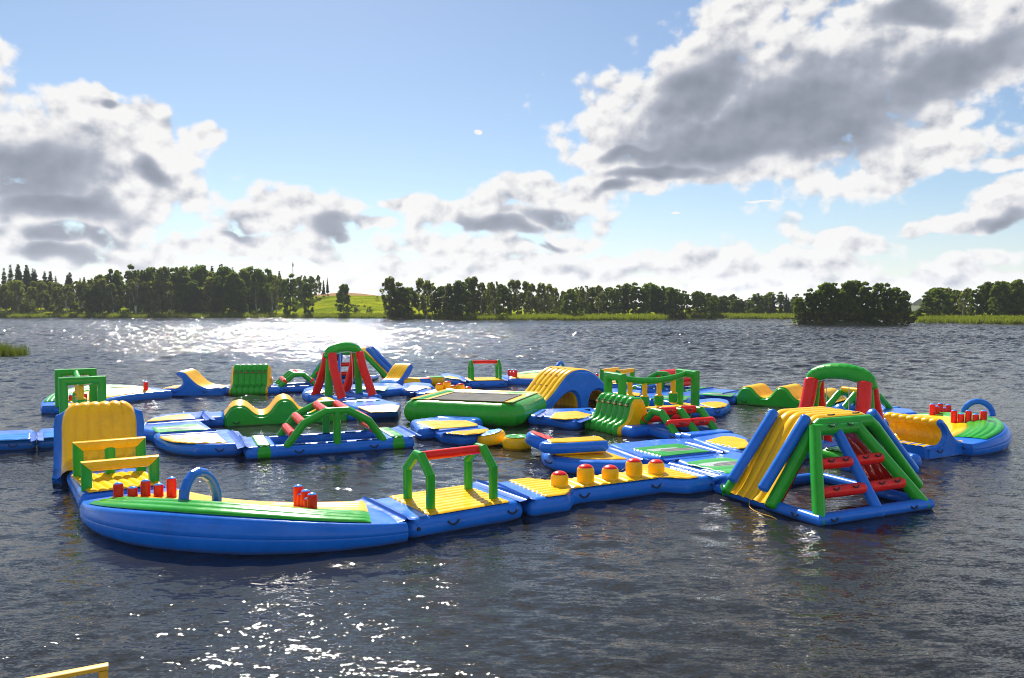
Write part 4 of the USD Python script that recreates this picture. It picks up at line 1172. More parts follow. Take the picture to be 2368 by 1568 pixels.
def wave(label, A, B, W, flip=False, group=None, k=1.0):
    F = Float('wave_wall', label, 'inflatable wall', A, B, z=0.05, group=group)
    L = F.L
    s = L / 3.35
    up = catmull([(0.0, 0.42), (0.55, 0.43), (0.85, 0.47), (1.08, 0.62), (1.16, 0.83), (1.06, 1.03), (0.88, 1.16), (0.78, 1.28), (0.86, 1.39), (1.06, 1.42), (1.32, 1.3), (1.62, 0.98), (1.98, 0.66), (2.4, 0.47), (2.8, 0.42), (3.35, 0.42)], 5) * [s, 1]
    up[:, 1] = np.where(up[:, 1] > 0.42, 0.42 + (up[:, 1] - 0.42) * k, up[:, 1])
    closed = np.vstack([[(0, -0.1), (L, -0.1)], up[::-1]])
    F.add('yellow_face', skin(up, 0.07, W - 0.07, 7, 0.028, 0.1), 'yellow')
    F.add('deck_end', [skin(catmull([(0.02, 0.43), (0.3 * s, 0.445), (0.62 * s, 0.447)], 4), 0.03, W - 0.03, 0, edge=0.04), skin(catmull([(2.85 * s, 0.432), (3.1 * s, 0.445), (3.32 * s, 0.43)], 4), 0.03, W - 0.03, 0, edge=0.04)], 'blue')
    for y, g_ in ((0.07, -1), (W - 0.07, 1)):
        F.add('side_wall', flank(closed, y, g_, 0.13, 0.11), 'blue')
    F.add('end_face', [TM([(x, 0.05, -0.1), (x, W - 0.05, -0.1), (x, W - 0.05, 0.42), (x, 0.05, 0.42)], [(0, 1, 2, 3)]) for x in (0.0, L)], 'blue')
    F.grips([0.75 * s, 2.45 * s], -0.09, 0.3)
    return F


wave('surf shaped yellow wall with blue sides in the far left row', (375, 914), (512, 913), 2.2)
wave('surf shaped yellow wall in front of the right banked corner', (2141, 1060), (2253, 1043), 2.15, k=0.9)


def traverse_wall(label, A, B, rise=1.5, group=None):
    F0 = Float('traverse_wall', label, 'inflatable wall', A, B, z=0.0, group=group)
    L = F0.L
    # the profile lies across the run: depth first, then height
    pr = catmull([(0.02, -0.1), (-0.06, 0.12), (0.02, 0.34), (0.24, 0.43), (0.46, 0.62), (0.58, 0.95), (0.66, 1.25), (0.80, 1.45), (1.02, rise), (1.25, 1.42), (1.4, 1.12), (1.55, 0.78), (1.8, 0.52), (2.1, 0.38), (2.2, 0.1), (2.15, -0.1)], 5)
    pr[:, 1] *= np.where(pr[:, 1] > 0.43, 1 + (rise / 1.5 - 1) * smoothstep(0.43, 1.2, pr[:, 1]), 1)
    turn = trimesh.transformations.rotation_matrix(PI / 2, [0, 0, 1])
    n1 = 6

    def put(m):
        m = trimesh.util.concatenate(m) if isinstance(m, list) else m
        m.apply_transform(turn)
        return m
    F0.add('ribbed_face', put(skin(pr, -L + 0.04, -0.04, n1, 0.075, 0.1)), 'green')
    closed = np.vstack([pr, [(1.0, -0.1)]])[::-1]
    for y, g_ in ((-0.04, 1), (-L + 0.04, -1)):
        F0.add('side_wall', put(flank(closed, y, g_, 0.12, 0.1)), 'yellow')
    for i in range(n1):
        x = L * (i + 0.5) / n1
        h = F0.add('hand_hold', grip((x, 0.60, 1.30 * rise / 1.5), (1, 0, 0), (0, -0.9, 0.3), 0.2, 0.03), 'strap')
        F0.add('hold_patch', limb([(x - 0.1, 0.54, 1.2 * rise / 1.5), (x, 0.53, 1.18 * rise / 1.5), (x + 0.1, 0.54, 1.2 * rise / 1.5)], 0.04, 0.04, 6), 'tan_strap', parent=h)
    F0.add('link_deck', slab(rect(-0.75, -0.02, 0.05, 2.1), rc=0.1), 'blue')
    F0.add('link_deck', slab(rect(L + 0.02, L + 0.75, 0.05, 2.1), rc=0.1), 'blue')
    return F0


traverse_wall('green ribbed climbing wall standing in the far left row', (532, 912), (616, 911), 1.58)
traverse_wall('green ribbed climbing wall with yellow side, right of the trampoline', (1352, 989), (1431, 1007), 1.45)


def ladder(label, A, B, W, top=1.14, group=None, logs=True):
    F = Float('ladder_frame', label, 'inflatable climbing frame', A, B, z=0.1, group=group)
    L = F.L
    r = 0.21
    for t in tubes([(r, r, 0.17), (L - r, r, 0.17), (L - r, W - r, 0.17), (r, W - r, 0.17)], r, normal=(0, 0, 1), closed=True, sq=2.4):
        F.add('base_tube', t, 'blue')
    F.add('end_deck', slab(rect(-0.7, 0.28, 0.05, W - 0.05), rc=0.1), 'blue')
    F.add('end_deck', slab(rect(L - 0.28, L + 0.55, 0.05, W - 0.05), rc=0.1), 'blue')
    c, q = L / 2, 0.27
    a0, a1 = c - 1.28, c + 1.28
    ys = (0.20, W / 2, W - 0.20)
    for y in ys:
        F.add('trestle', tube([(a0, y, 0.22), (c - q, y, top - 0.14), (c + q, y, top - 0.14), (a1, y, 0.22)], 0.145, normal=(0, 1, 0), sq=2.3, plump=0.8), 'green', 30)
    fr = 0.50
    if not logs:
        F.add('top_cover', tube([(c, ys[0], top + 0.02), (c, ys[2], top + 0.02)], 0.15), 'yellow')
    for x, z in () if not logs else ((c, top - 0.14), (c - q - (c - q - a0) * fr, top - 0.14 - (top - 0.36) * fr), (a1 - (a1 - c - q) * (1 - fr), top - 0.14 - (top - 0.36) * fr)):
        for y0, y1 in ((ys[0], ys[1]), (ys[1], ys[2])):
            ends = 0.13 if z > top - 0.2 else 0.0
            lg = F.add('log', tube([(x, y0 + ends, z + 0.02), (x, y1 - ends + (0.12 if not ends else 0), z + 0.02)], 0.165, k=14, plump=0.9 if not ends else 0.25), 'red', 30)
            if x >= c:
                F.add('log_handle', grip((x + 0.17, (y0 + y1) / 2, z + 0.07), (0, 1, 0), (1, 0, 0), 0.24, 0.06), 'strap', parent=lg)
    F.grips([0.55, L - 0.45], -0.02, 0.26)
    return F


ladder('green and red ladder frame right of the trampoline, on blue base tubes', (1455, 992), (1572, 1021), 2.35)
ladder('small green ladder frame in the far left row, left of the far tower', (640, 905), (742, 901), 2.4, top=1.2)
ladder('green ladder frame half hidden behind the near swing arch', (1985, 967), (2076, 958), 2.2, top=1.15, logs=False)


def log_bridge(label, A, B, W, rise=1.5, group=None):
    F = Float('log_bridge', label, 'inflatable bridge', A, B, group=group)
    L = F.L
    e = L * 0.19
    r = 0.24
    for y in (r, W - r):
        F.add('side_tube', tube([(e - 0.1, y, 0.17), (L - e + 0.1, y, 0.17)], r, normal=(0, 1, 0), sq=2.6), 'blue')
        for k in range(3):
            x = e + (L - 2 * e) * (0.18 + 0.27 * k)
            F.add('patch', skin([(x, 0.405), (x + 0.42, 0.405)], y - 0.11, y + 0.05, 0), 'light_blue')
    for x0, x1 in ((0.03, e), (L - e, L - 0.03)):
        F.add('end_deck', slab(rect(x0, x1, 0, W), rc=0.1), 'blue')
        m = (x0 * 0.45 + x1 * 0.55) if x0 < 1 else (x0 * 0.55 + x1 * 0.45)
        F.add('green_band', slab(rect(m - e * 0.22, m + e * 0.22, -0.008, W + 0.008), z0=-0.105, z1=0.428, rc=0.02), 'green')
        F.add('deck_panel', panel(rect(m - e * 0.2, m + e * 0.2, 0.15, W - 0.15), 0.43, pitch=0.24), 'green')
    a0, a1 = L * 0.235, L * 0.80
    xs = [a0, a0 + (a1 - a0) * 0.17, a0 + (a1 - a0) * 0.40, a0 + (a1 - a0) * 0.62, a0 + (a1 - a0) * 0.85, a1]
    zs = [0.36, 0.36 + (rise - 0.36) * 0.66, rise, rise, 0.36 + (rise - 0.36) * 0.63, 0.36]
    yy = (0.16, W - 0.16)
    for y in yy:
        ar = F.add('side_arch', tube([(x, y, z) for x, z in zip(xs, zs)], 0.135, normal=(0, 1, 0), sq=2.3, plump=0.8), 'green', 25)
        xm = (xs[2] + xs[3]) / 2
        F.add('middle_post', tube([(xm, y, rise - 0.05), (xm, y, 0.34)], 0.135, normal=(0, 1, 0), sq=2.3, plump=1.0), 'green', 30, parent=ar)
    for x, z in ((xs[0] + 0.22, 0.72), (xs[1], zs[1]), (xs[2], zs[2]), (xs[3], zs[3]), (xs[4], zs[4]), (xs[5] - 0.22, 0.70)):
        F.add('log', tube([(x, yy[0] + 0.1, z), (x, yy[1] - 0.1, z)], 0.15, k=14, plump=0.3), 'red', 30)
    F.grips([L * 0.3, L * 0.74], 0.0, 0.22)
    F.flap(0, 0.02, W - 0.02)
    F.flap(L, 0.02, W - 0.02)
    return F


log_bridge('green arched bridge with red logs in the middle, near the hurdles', (566, 1036), (962, 1009), 2.5, 1.5)
log_bridge('far green arched bridge with red logs, seen through the right bag frame', (1450, 892), (1602, 905), 2.3, 1.3)


def humps(label, A, B, W, hs, group=None, end=0.95):
    F = Float('triple_hump', label, 'inflatable hump', A, B, z=0.0, group=group)
    L = F.L
    x = np.linspace(0, L, 70)
    u = x / L * 2.72 + 0.19
    i = np.clip(u.astype(int), 0, 2)
    h = np.array(hs)[i]
    lo = 0.42
    w = 0.5 - 0.5 * np.cos(2 * PI * (u - i))
    z = lo + (h - lo) * (0.45 * w + 0.55 * w * w * (3 - 2 * w)) * smoothstep(-0.03, 0.05, x / L) * smoothstep(1.03, 0.95, x / L)
    top = np.column_stack([x, z])
    F.add('ribbed_cover', skin(top, 0.06, W - 0.06, 8, 0.03, 0.1), 'yellow')
    closed = np.vstack([[(0, -0.1), (L, -0.1)], top[::-1]])
    for y, g_ in ((0.06, -1), (W - 0.06, 1)):
        F.add('side_wall', flank(closed, y, g_, 0.15, 0.1), 'green')
    F.add('end_deck', slab(rect(-end, 0.0, 0.02, W - 0.02), rc=0.08), 'blue')
    F.add('end_deck', slab(rect(L, L + end * 0.5, 0.02, W - 0.02), rc=0.08), 'blue')
    F.flap(-end, 0.04, W - 0.04)
    F.grips([0.5, L - 1.6], -0.1, 0.2)
    return F


humps('yellow ribbed triple hump with green sides behind the arched log bridge', (519, 986), (803, 973), 2.15, (0.90, 1.10, 0.88))
humps('yellow triple hump with green sides at the right, behind the near swing arch', (1702, 933), (1930, 952), 2.15, (0.95, 1.05, 0.95), end=0.8)


def tower(label, o, rz, group=None):
    F = Float('slide_tower', label, 'inflatable tower', o=o, rz=rz, L=3.7)
    r = 0.155
    for t in tubes([(0, 0, 0.12), (3.72, 0, 0.12), (3.72, 3.5, 0.12), (0, 3.5, 0.12)], r, normal=(0, 0, 1), closed=True):
        F.add('base_tube', t, 'blue')
    for x, y, al, ou in ((0.35, -0.15, (1, 0, 0), (0, -1, 0)), (3.1, -0.15, (1, 0, 0), (0, -1, 0)), (-0.15, 0.6, (0, 1, 0), (-1, 0, 0)), (-0.15, 1.5, (0, 1, 0), (-1, 0, 0))):
        F.add('handle', grip((x, y, 0.16), al, ou, 0.22, 0.06), 'strap')
    # the saddle: slides to both sides under one yellow cover
    xl, xr, tl, tr, zt = -0.22, 5.25, 1.35, 3.28, 2.30
    top = catmull([(xl, 0.16), (xl + 0.25, 0.42), (xl + 0.8, 1.18), (tl - 0.2, 2.0), (tl + 0.12, zt - 0.03), (tl + 0.5, zt), (tr - 0.5, zt), (tr - 0.12, zt - 0.03), (tr + 0.2, 2.0), (xr - 0.8, 1.18), (xr - 0.25, 0.42), (xr, 0.16)], 6)
    y0, y1 = 1.42, 2.98
    F.add('slide_cover', skin(top, y0, y1, 5, 0.06, 0.12), 'yellow')
    t = np.gradient(top, axis=0)
    t /= np.linalg.norm(t, axis=1)[:, None]
    low = top + 0.30 * np.stack([t[:, 1], -t[:, 0]], -1)
    F.add('slide_underside', skin(low, y0, y1, 5, 0.04, 0.1), 'red')
    mid = top + 0.15 * np.stack([t[:, 1], -t[:, 0]], -1)
    cor = np.array([(xl + 0.06, 0.18), (tl - 0.02, zt - 0.17), (tr + 0.02, zt - 0.17), (xr - 0.06, 0.18)])
    for y, dz in ((y0 - 0.03, 0.0), (y1 + 0.03, -0.10)):
        F.add('side_tube', tube([(cor[0, 0], y, cor[0, 1]), (cor[1, 0] - 0.13, y, cor[1, 1] - 0.16 + dz), (cor[1, 0] + 0.1, y, cor[1, 1] + dz), (cor[2, 0] - 0.1, y, cor[2, 1] + dz), (cor[2, 0] + 0.13, y, cor[2, 1] - 0.16 + dz), (cor[3, 0], y, cor[3, 1])], 0.165, normal=(0, 1, 0), plump=0.5), 'green', 40)
    for x0, x1 in ((xl + 0.0, tl - 0.16), (xr + 0.1, tr + 0.34)):
        for y in (y0 + 0.20, y1 - 0.2):
            F.add('slide_rail', tube([(x0, y, 0.56), (x1, y, zt - 0.02)], 0.145, normal=(0, 1, 0), plump=0.5), 'blue', 40)
    for x in (1.85, 2.75):
        F.add('handle', grip((x, y0 - 0.02, zt + 0.06), (1, 0, 0), (0, -0.6, 0.8), 0.24, 0.03), 'strap')
    # the ladder in front
    for yb, yt, sg_ in ((0.0, 1.24, -1),):
        zl = 2.02
        a, b, c, d = np.array([0.02, yb, 0.12]), np.array([1.12, yt, zl]), np.array([2.62, yt, zl]), np.array([3.66, yb, 0.12])
        nrm = np.cross(b - a, c - b)
        fr = F.add('ladder_frame', tube([a, b, c, d], 0.155, normal=nrm, plump=0.9), 'green', 30)
        m0, m1 = (b + c) / 2 + (0, 0, -0.03), np.array([2.0, yb, 0.12])
        F.add('ladder_strut', tube([m0, m1], 0.14, normal=nrm, plump=1.2), 'blue', 30, parent=fr)
        out = nrm / np.linalg.norm(nrm)
        out = out if out[1] * sg_ > 0 else -out
        for f in (0.40, 0.72):
            l_, m_, r_ = b + (a - b) * f, m0 + (m1 - m0) * f, c + (d - c) * f
            for p, q in ((l_, m_), (m_, r_)):
                w = (q - p) / np.linalg.norm(q - p)
                rg = F.add('rung', tube([p + w * 0.16, q - w * 0.16], 0.145, normal=nrm, plump=0.75), 'red', 30, parent=fr)
                if sg_ < 0:
                    for g_ in (0.3, 0.7):
                        F.add('rung_handle', grip(p + (q - p) * g_ + out * 0.14 + (0, 0, 0.04), w, out, 0.2, 0.06), 'strap', parent=fr)
        if sg_ < 0:
            for g_ in (0.3, 0.75):
                F.add('rung_handle', grip(b + (c - b) * g_ + out * 0.15 + (0, 0, 0.05), (1, 0, 0), out, 0.22, 0.06), 'strap', parent=fr)
    F.add('mooring_rope', limb(catmull([(-0.15, 2.2, 0.12), (-0.4, 1.9, 0.03), (-0.55, 1.4, 0.02), (-0.5, 0.9, 0.0), (-0.4, 0.7, -0.2)], 5), 0.010, 0.010, 5), 'yellow_paint')
    F.add('foot_flap', TM([(-0.45, 2.9, 0.1), (0.05, 3.25, 0.16), (0.0, 3.45, 0.3), (-0.3, 3.2, 0.32)], [(0, 1, 2, 3)]), 'green')
    return F


a, b = at(1893, 1203, 0.12), at(2133, 1166, 0.12)
tower('large near climbing tower at the right, red rungs and yellow slides with blue rails', a[:2], math.atan2(b[1] - a[1], b[0] - a[0]))
c, s = math.cos(math.radians(-6)), math.sin(math.radians(-6))
ctr = np.array([-11.45, 54.6])
tower('far climbing tower with blue slide rails behind the left swing arch', (ctr[0] - (c * 2.25 - s * 1.7), ctr[1] - (s * 2.25 + c * 1.7)), math.radians(-6))


def swing(label, o, rz, group=None):
    F = Float('swing_arch', label, 'inflatable arch', o=o, rz=rz, L=2.0)
    for x in (0.0, 2.0):
        F.add('base_tube', tube([(x, -0.35, 0.16), (x, 2.95, 0.16)], 0.3, normal=(0, 0, 1), plump=0.5), 'blue')
        s = 1 if x == 0 else -1
        xt = x + s * 0.10
        F.add('post', tube([(x, 1.3, 0.3), (x + s * 0.02, 1.3, 1.2), (xt, 1.3, 2.45)], 0.20, normal=(0, 1, 0), plump=0.2), 'green', 50)
        for ya, yb, k in ((-0.05, 1.08, 0.8), (2.65, 1.52, 1.8)):
            p = catmull([(x, ya, 0.2), (x + s * 0.03, ya + (yb - ya) * 0.5, 1.25), (x + s * 0.06, ya + (yb - ya) * 0.82, 1.95), (xt, yb, 2.68)], 5)
            F.add('leg', tube(p, 0.235, normal=(1, 0, 0), plump=0.3), 'red', 60)
    a = np.linspace(0, PI, 13)
    pth = [(-0.02 + 0.05, 1.3, 2.5)] + [(1.0 - 0.93 * math.cos(x), 1.3, 2.62 + 0.40 * math.sin(x) ** 0.9) for x in a[1:-1]] + [(1.97, 1.3, 2.5)]
    F.add('top_arch', tube(pth, 0.275, normal=(0, 1, 0), plump=0.3), 'green', 60)
    for x, z in ((0.62, 0.62), (1.38, 0.5)):
        F.add('rope', limb([(x, 1.1, 2.75), (x + 0.02, 1.05, 1.6), (x - 0.03, 0.95, z)], 0.014, 0.014, 5), 'white_rope')
    F.add('rope', limb(catmull([(0.25, 1.07, 2.62), (0.6, 1.02, 2.72), (1.0, 1.0, 2.76), (1.4, 1.02, 2.72), (1.75, 1.07, 2.6), (1.66, 1.0, 2.2)], 4), 0.012, 0.012, 5), 'white_rope')
    return F


a, b = at(792, 927, 0.25), at(862, 919, 0.25)
swing('far swing arch with red legs between the log bridge and the far tower', a[:2], math.radians(47))
swing('near swing arch with red legs, rising behind the near tower', (9.55, 26.3), math.radians(-45))


def bag_frame(label, o, rz, D, w, deck=(-1.3, 1.3, 2.3), narrow=True, group=None, top=2.18):
    F = Float('bag_frame', label, 'inflatable frame', o=o, rz=rz, L=D)
    r = 0.175
    for x in (0.0, D):
        F.add('portal', tube([(x, -w / 2 + r, 0.36), (x, -w / 2 + r, top - r), (x, w / 2 - r, top - r), (x, w / 2 - r, 0.36)], r, normal=(1, 0, 0), sq=3.6, k=20, plump=0.1), 'green', 30)
    x = np.linspace(0, D, 9)
    sag = lambda t: top - 0.18 - 0.28 * (1 - (2 * t / D - 1) ** 2)
    F.add('top_beam', tube([(t, 0, sag(t)) for t in x], 0.15, normal=(0, 1, 0)), 'green', 50)
    for i in range(4):
        t = D * (0.2 + 0.2 * i)
        z = sag(t) - 0.1
        b = F.add('bag', lathe([(0.10, 0.0), (0.19, 0.03), (0.225, 0.1), (0.225, 0.42), (0.19, 0.5), (0.10, 0.53)], 20, (t, 0, z - 1.12)), 'green')
        F.add('bag_strap', tube([(t, 0, z + 0.05), (t, 0, z - 0.62)], 0.115, normal=(0, 1, 0), sq=2.6, flat=0.9), 'yellow', 30, parent=b)
        F.add('bag_end', [lathe([(0.001, -0.035), (0.1, -0.02), (0.19, 0.025), (0.20, 0.045)], 20, (t, 0, z - 1.12)), lathe([(0.20, 0.485), (0.17, 0.535), (0.1, 0.57), (0.001, 0.58)], 20, (t, 0, z - 1.12))], 'yellow', parent=b)
    a, b, W = deck[0], D + deck[1], deck[2]
    if narrow:
        out = [(a, -W / 2), (-0.55, -W / 2), (0.3, -0.6), (D - 0.3, -0.6), (D + 0.55, -W / 2), (b, -W / 2), (b, W / 2), (D + 0.55, W / 2), (D - 0.3, 0.6), (0.3, 0.6), (-0.55, W / 2), (a, W / 2)]
        F.add('hull', slab(out, rc=0.14, r2=0.14, r=0.18), 'blue')
        i = 0.12
        F.add('deck_panel', panel(rect(0.1, D - 0.1, -0.48, 0.48), pitch=0.24), 'yellow')
        F.add('deck_panel', panel([(-0.62, -W / 2 + i), (0.08, -0.5), (0.08, 0.5), (-0.62, W / 2 - i)], pitch=0.24), 'yellow')
        F.add('deck_panel', panel([(D - 0.08, -0.5), (D + 0.62, -W / 2 + i), (D + 0.62, W / 2 - i), (D - 0.08, 0.5)], pitch=0.24), 'yellow')
    F.grips([a + 0.4, b - 0.4], -W / 2, 0.27)
    return F


bag_frame('green frame with four hanging yellow and green bags, right of the slide', (4.75, 35.9), math.radians(24), 4.05, 1.6)
bag_frame('green bag frame seen end on at the far left, behind the curved wall', (-18.7, 33.9), math.radians(122), 5.1, 1.82, deck=(-1.4, 1.2, 2.4))

# ---- trampoline and slide
F = Float('trampoline', 'large green trampoline float with black mat in the middle', 'trampoline', o=(-5.2, 35.0), rz=math.radians(-17), L=5.8)
Lx, Ly, r, q = 5.8, 5.35, 0.56, 0.42
i = r
ring = [(i + q, i), (Lx - i - q, i), (Lx - i - 0.12, i + 0.12), (Lx - i, i + q), (Lx - i, Ly - i - q), (Lx - i - 0.12, Ly - i - 0.12), (Lx - i - q, Ly - i), (i + q, Ly - i), (i + 0.12, Ly - i - 0.12), (i, Ly - i - q), (i, i + q), (i + 0.12, i + 0.12)]
F.add('ring_tube', tube([(x, y, 0.46) for x, y in ring], r, normal=(0, 0, 1), closed=True, k=26, flat=1.0), 'green', 60)
i0, i1, z0, z1 = 0.46, 1.14, 1.05, 0.95
oc, ic = rect(i0, Lx - i0, i0, Ly - i0), rect(i1, Lx - i1, i1, Ly - i1)
V, Fc = [], []
for k in range(4):
    a, b, c, d = np.array([*oc[k], z0]), np.array([*oc[(k + 1) % 4], z0]), np.array([*ic[(k + 1) % 4], z1]), np.array([*ic[k], z1])
    n0 = len(V)
    for s in np.linspace(0, 1, 9):
        for t in np.linspace(0, 1, 4):
            p = (a + (b - a) * s) * (1 - t) + (d + (c - d) * s) * t
            V.append(p + (0, 0, -0.05 * math.sin(PI * t)))
    Fc.append(grid_faces(9, 4) + n0)
F.add('apron', TM(V, np.vstack(Fc)), 'yellow', 20)
xx, yy = np.meshgrid(np.linspace(i1, Lx - i1, 13), np.linspace(i1, Ly - i1, 13), indexing='ij')
F.add('jump_mat', TM(np.stack([xx, yy, 0.955 - 0.05 * np.sin(PI * (xx - i1) / (Lx - 2 * i1)) * np.sin(PI * (yy - i1) / (Ly - 2 * i1))], -1).reshape(-1, 3), grid_faces(13, 13)), 'mesh_mat', True)
F.add('mat_edge', [limb([(*ic[k], 0.965), (*ic[(k + 1) % 4], 0.965)], 0.02, 0.02, 5) for k in range(4)], 'strap')
F.grips([1.3, 4.6], -0.02, 0.2)

a = at(1256, 941, 0.2)
F = Float('slide', 'yellow slide with blue sides and tunnel openings, right behind the trampoline', 'inflatable slide', o=(1.42, 38.7), rz=math.radians(34), L=6.6)
W = 2.5
top = catmull([(-0.1, 0.10), (0.1, 0.34), (0.55, 0.55), (1.05, 0.92), (1.6, 1.42), (2.1, 1.78), (2.6, 1.94), (3.3, 1.94), (3.9, 1.78), (4.5, 1.42), (5.1, 0.95), (5.8, 0.5), (6.4, 0.3), (6.6, 0.1)], 6)
under = catmull([(6.6, -0.1), (5.9, 0.02), (5.3, 0.35), (4.7, 0.72), (4.2, 0.85), (3.8, 0.72), (3.6, 0.35), (3.55, -0.1)], 5)
under2 = catmull([(2.75, -0.1), (2.72, 0.4), (2.5, 0.75), (2.1, 0.85), (1.6, 0.66), (1.1, 0.3), (0.7, 0.0), (0.2, -0.1)], 5)
top, under, under2 = (q * [0.87, 1.0] for q in (top, under, under2))
closed = np.vstack([top, under, under2])[::-1]
F.add('slide_face', skin(top, 0.06, W - 0.06, 6, 0.06, 0.12), 'yellow')
F.add('tunnel_roof', skin(under, 0.06, W - 0.06, 7, 0.05, 0.1), 'yellow')
F.add('tunnel_roof', skin(under2, 0.06, W - 0.06, 7, 0.05, 0.1), 'yellow')
for y, g_ in ((0.06, -1), (W - 0.06, 1)):
    F.add('side_wall', flank(closed, y, g_, 0.16, 0.12), 'blue')
for x, z in ((1.09, 1.12), (1.57, 1.62)):
    for k in range(3):
        y = 0.75 + 0.48 * k + (0.24 if x < 1.5 else 0)
        F.add('foot_hold', grip((x, y, z + 0.04), (0, 1, 0), (-0.6, 0, 0.8), 0.16, 0.02), 'tan_strap')
for k in range(3):
    F.add('foot_hold', grip((2.13, 0.75 + 0.6 * k, 1.97), (0, 1, 0), (-0.3, 0, 0.9), 0.16, 0.02), 'tan_strap')

# ---- stepping stones in the middle gap
def disc(name, label, px, py, r, h, side_mat, top_mat, tilt=0.0, rz=0.0, z=0.0, radial=False, squash=1.0):
    c = at(px, py, z + h / 2)
    x = UsdGeom.Xform.Define(stage, numbered('/World', name))
    x.AddTranslateOp().Set(Gf.Vec3d(float(c[0]), float(c[1]), z))
    x.AddRotateZOp().Set(math.degrees(rz))
    x.AddRotateYOp().Set(math.degrees(tilt))
    t = tag(x, label, 'stepping float')
    a = np.linspace(0, 2 * PI, 48, endpoint=False)
    o = np.stack([r * np.cos(a), r * squash * np.sin(a)], -1)
    part(t, 'hull', slab(o, z0=-0.08, z1=h, r=0.12, rc=0.1), side_mat)
    rr = np.linspace(0.02, r - 0.1, 8)
    aa = np.linspace(0, 2 * PI, 96, endpoint=False)
    R_, A_ = np.meshgrid(rr, aa, indexing='ij')
    z_ = h + 0.006 + 0.035 * np.sqrt(np.clip(1 - (R_ / (r - 0.09)) ** 4, 0, 1)) * (0.4 + 0.6 * np.abs(np.sin(A_ * 4 if radial else R_ * np.cos(A_) * PI / 0.22)) ** 0.7)
    part(t, 'top_panel', TM(np.stack([R_ * np.cos(A_), R_ * squash * np.sin(A_), z_], -1).reshape(-1, 3), grid_faces(8, 96, True)), top_mat)
    return t


disc('stepping_float', 'round yellow float with blue top, tipped up beside the drum', 1138, 1010, 0.56, 0.34, 'yellow', 'light_blue', tilt=-0.22, rz=0.15, z=0.10)
disc('stepping_float', 'yellow drum float with a green quilted top', 1196, 1022, 0.55, 0.42, 'yellow', 'green', z=0.0, radial=True)
disc('stepping_float', 'round blue float with a red quilted top leaning on the blue slab', 1256, 1022, 0.72, 0.36, 'blue', 'red', tilt=0.36, rz=0.1, z=0.22)
c = at(1328, 1033, 0.66)
x = UsdGeom.Xform.Define(stage, numbered('/World', 'slab_float'))
x.AddTranslateOp().Set(Gf.Vec3d(float(c[0]), float(c[1]) - 0.05, 0.52))
x.AddRotateZOp().Set(10.0)
x.AddRotateYOp().Set(-1.5)
t = tag(x, 'blue slab with yellow top lying on the large half round raft', 'stepping float')
part(t, 'hull', slab([(-1.15, -0.1), (-0.9, -0.42), (-0.3, -0.5), (1.05, -0.5), (1.05, 0.5), (-0.3, 0.5), (-0.9, 0.42), (-1.15, 0.1)], 0.02, 0.36, r=0.12, rc=0.15), 'blue')
part(t, 'top_panel', panel([(-0.85, -0.28), (-0.3, -0.38), (0.95, -0.38), (0.95, 0.38), (-0.3, 0.38), (-0.85, 0.28)], 0.36, 0, 0.2), 'yellow')
part(t, 'bottom_panel', slab([(-0.75, -0.3), (-0.3, -0.4), (0.98, -0.4), (0.98, 0.4), (-0.3, 0.4), (-0.75, 0.3)], -0.03, 0.1, r=0.05, rc=0.1), 'yellow')

# ---- the remaining rafts
raft('link_raft', 'yellow and blue raft between the swing arch and the trampoline', 'inflatable raft', [(783, 935), (801, 926), (870, 924), (905, 934), (928, 938), (922, 953), (853, 956), (806, 946)],
     [([(826, 940), (904, 935), (925, 938), (918, 951), (857, 953)], 'yellow', -0.2, 0.24), ([(790, 929), (802, 924.5), (870, 922.5), (880, 925), (801, 929)], 'green', -0.2, 0.3)])
raft('link_raft', 'yellow raft at the right end of the arched log bridge', 'inflatable raft', [(964, 1003), (1002, 1000), (1106, 993), (1102, 977), (1060, 972), (992, 973), (947, 979)],
     [([(960, 976), (986, 973), (1080, 972), (1105, 980), (1100, 985), (1002, 991)], 'yellow', 0.35, 0.22)])
raft('link_raft', 'narrow plain blue raft tucked against the front of the trampoline', 'inflatable raft', [(1003, 973), (1108, 981), (1117, 976), (1106, 967), (1003, 966)], [])
raft('link_raft', 'yellow and blue raft left of the round tipped float', 'inflatable raft', [(1003, 1000), (1020, 1010), (1070, 1015), (1128, 1010), (1137, 999), (1113, 990), (1032, 992), (1005, 995)],
     [([(1029, 1001), (1044, 998), (1128, 991), (1133, 995), (1113, 1001), (1078, 1005)], 'yellow', 0.3, 0.2)], flaps=[((1006, 1000), (1105, 988))])
raft('link_raft', 'yellow and blue raft between the trampoline and the green traverse wall', 'inflatable raft', [(1219, 968), (1266, 972), (1312, 979), (1334, 981), (1376, 967), (1376, 949), (1281, 952), (1238, 953)],
     [([(1270, 967), (1281, 954), (1333, 950), (1371, 959), (1368, 965), (1310, 969)], 'yellow', -0.25, 0.2)], flaps=[((1240, 963), (1262, 950)), ((1332, 975), (1380, 958))])
raft('half_round_raft', 'yellow half round raft at the right end of the right bag frame', 'inflatable raft', [(1636, 953), (1660, 951), (1682, 945), (1690, 938), (1688, 932), (1670, 928), (1640, 927), (1605, 931)],
     [([(1640, 940), (1655, 943), (1678, 939), (1683, 934), (1668, 929), (1640, 928.5), (1618, 932)], 'yellow', 0.2, 0.22)])
badge_platform('far green badge platform left of the yellow triple hump at the right', [(1578, 913), (1640, 919), (1702, 923), (1714, 915), (1706, 908), (1640, 904), (1600, 906)], [(1612, 911.5), (1640, 906.5), (1702, 910), (1690, 916.5)], math.radians(-12), 0.3)
badge_platform('far green badge platform seen below the hanging bags', [(1478, 924), (1500, 930), (1560, 937), (1592, 931), (1613, 923), (1602, 913), (1540, 912), (1488, 916)], [(1502, 921), (1535, 914.5), (1598, 915), (1584, 925)], math.radians(-10), 0.3)
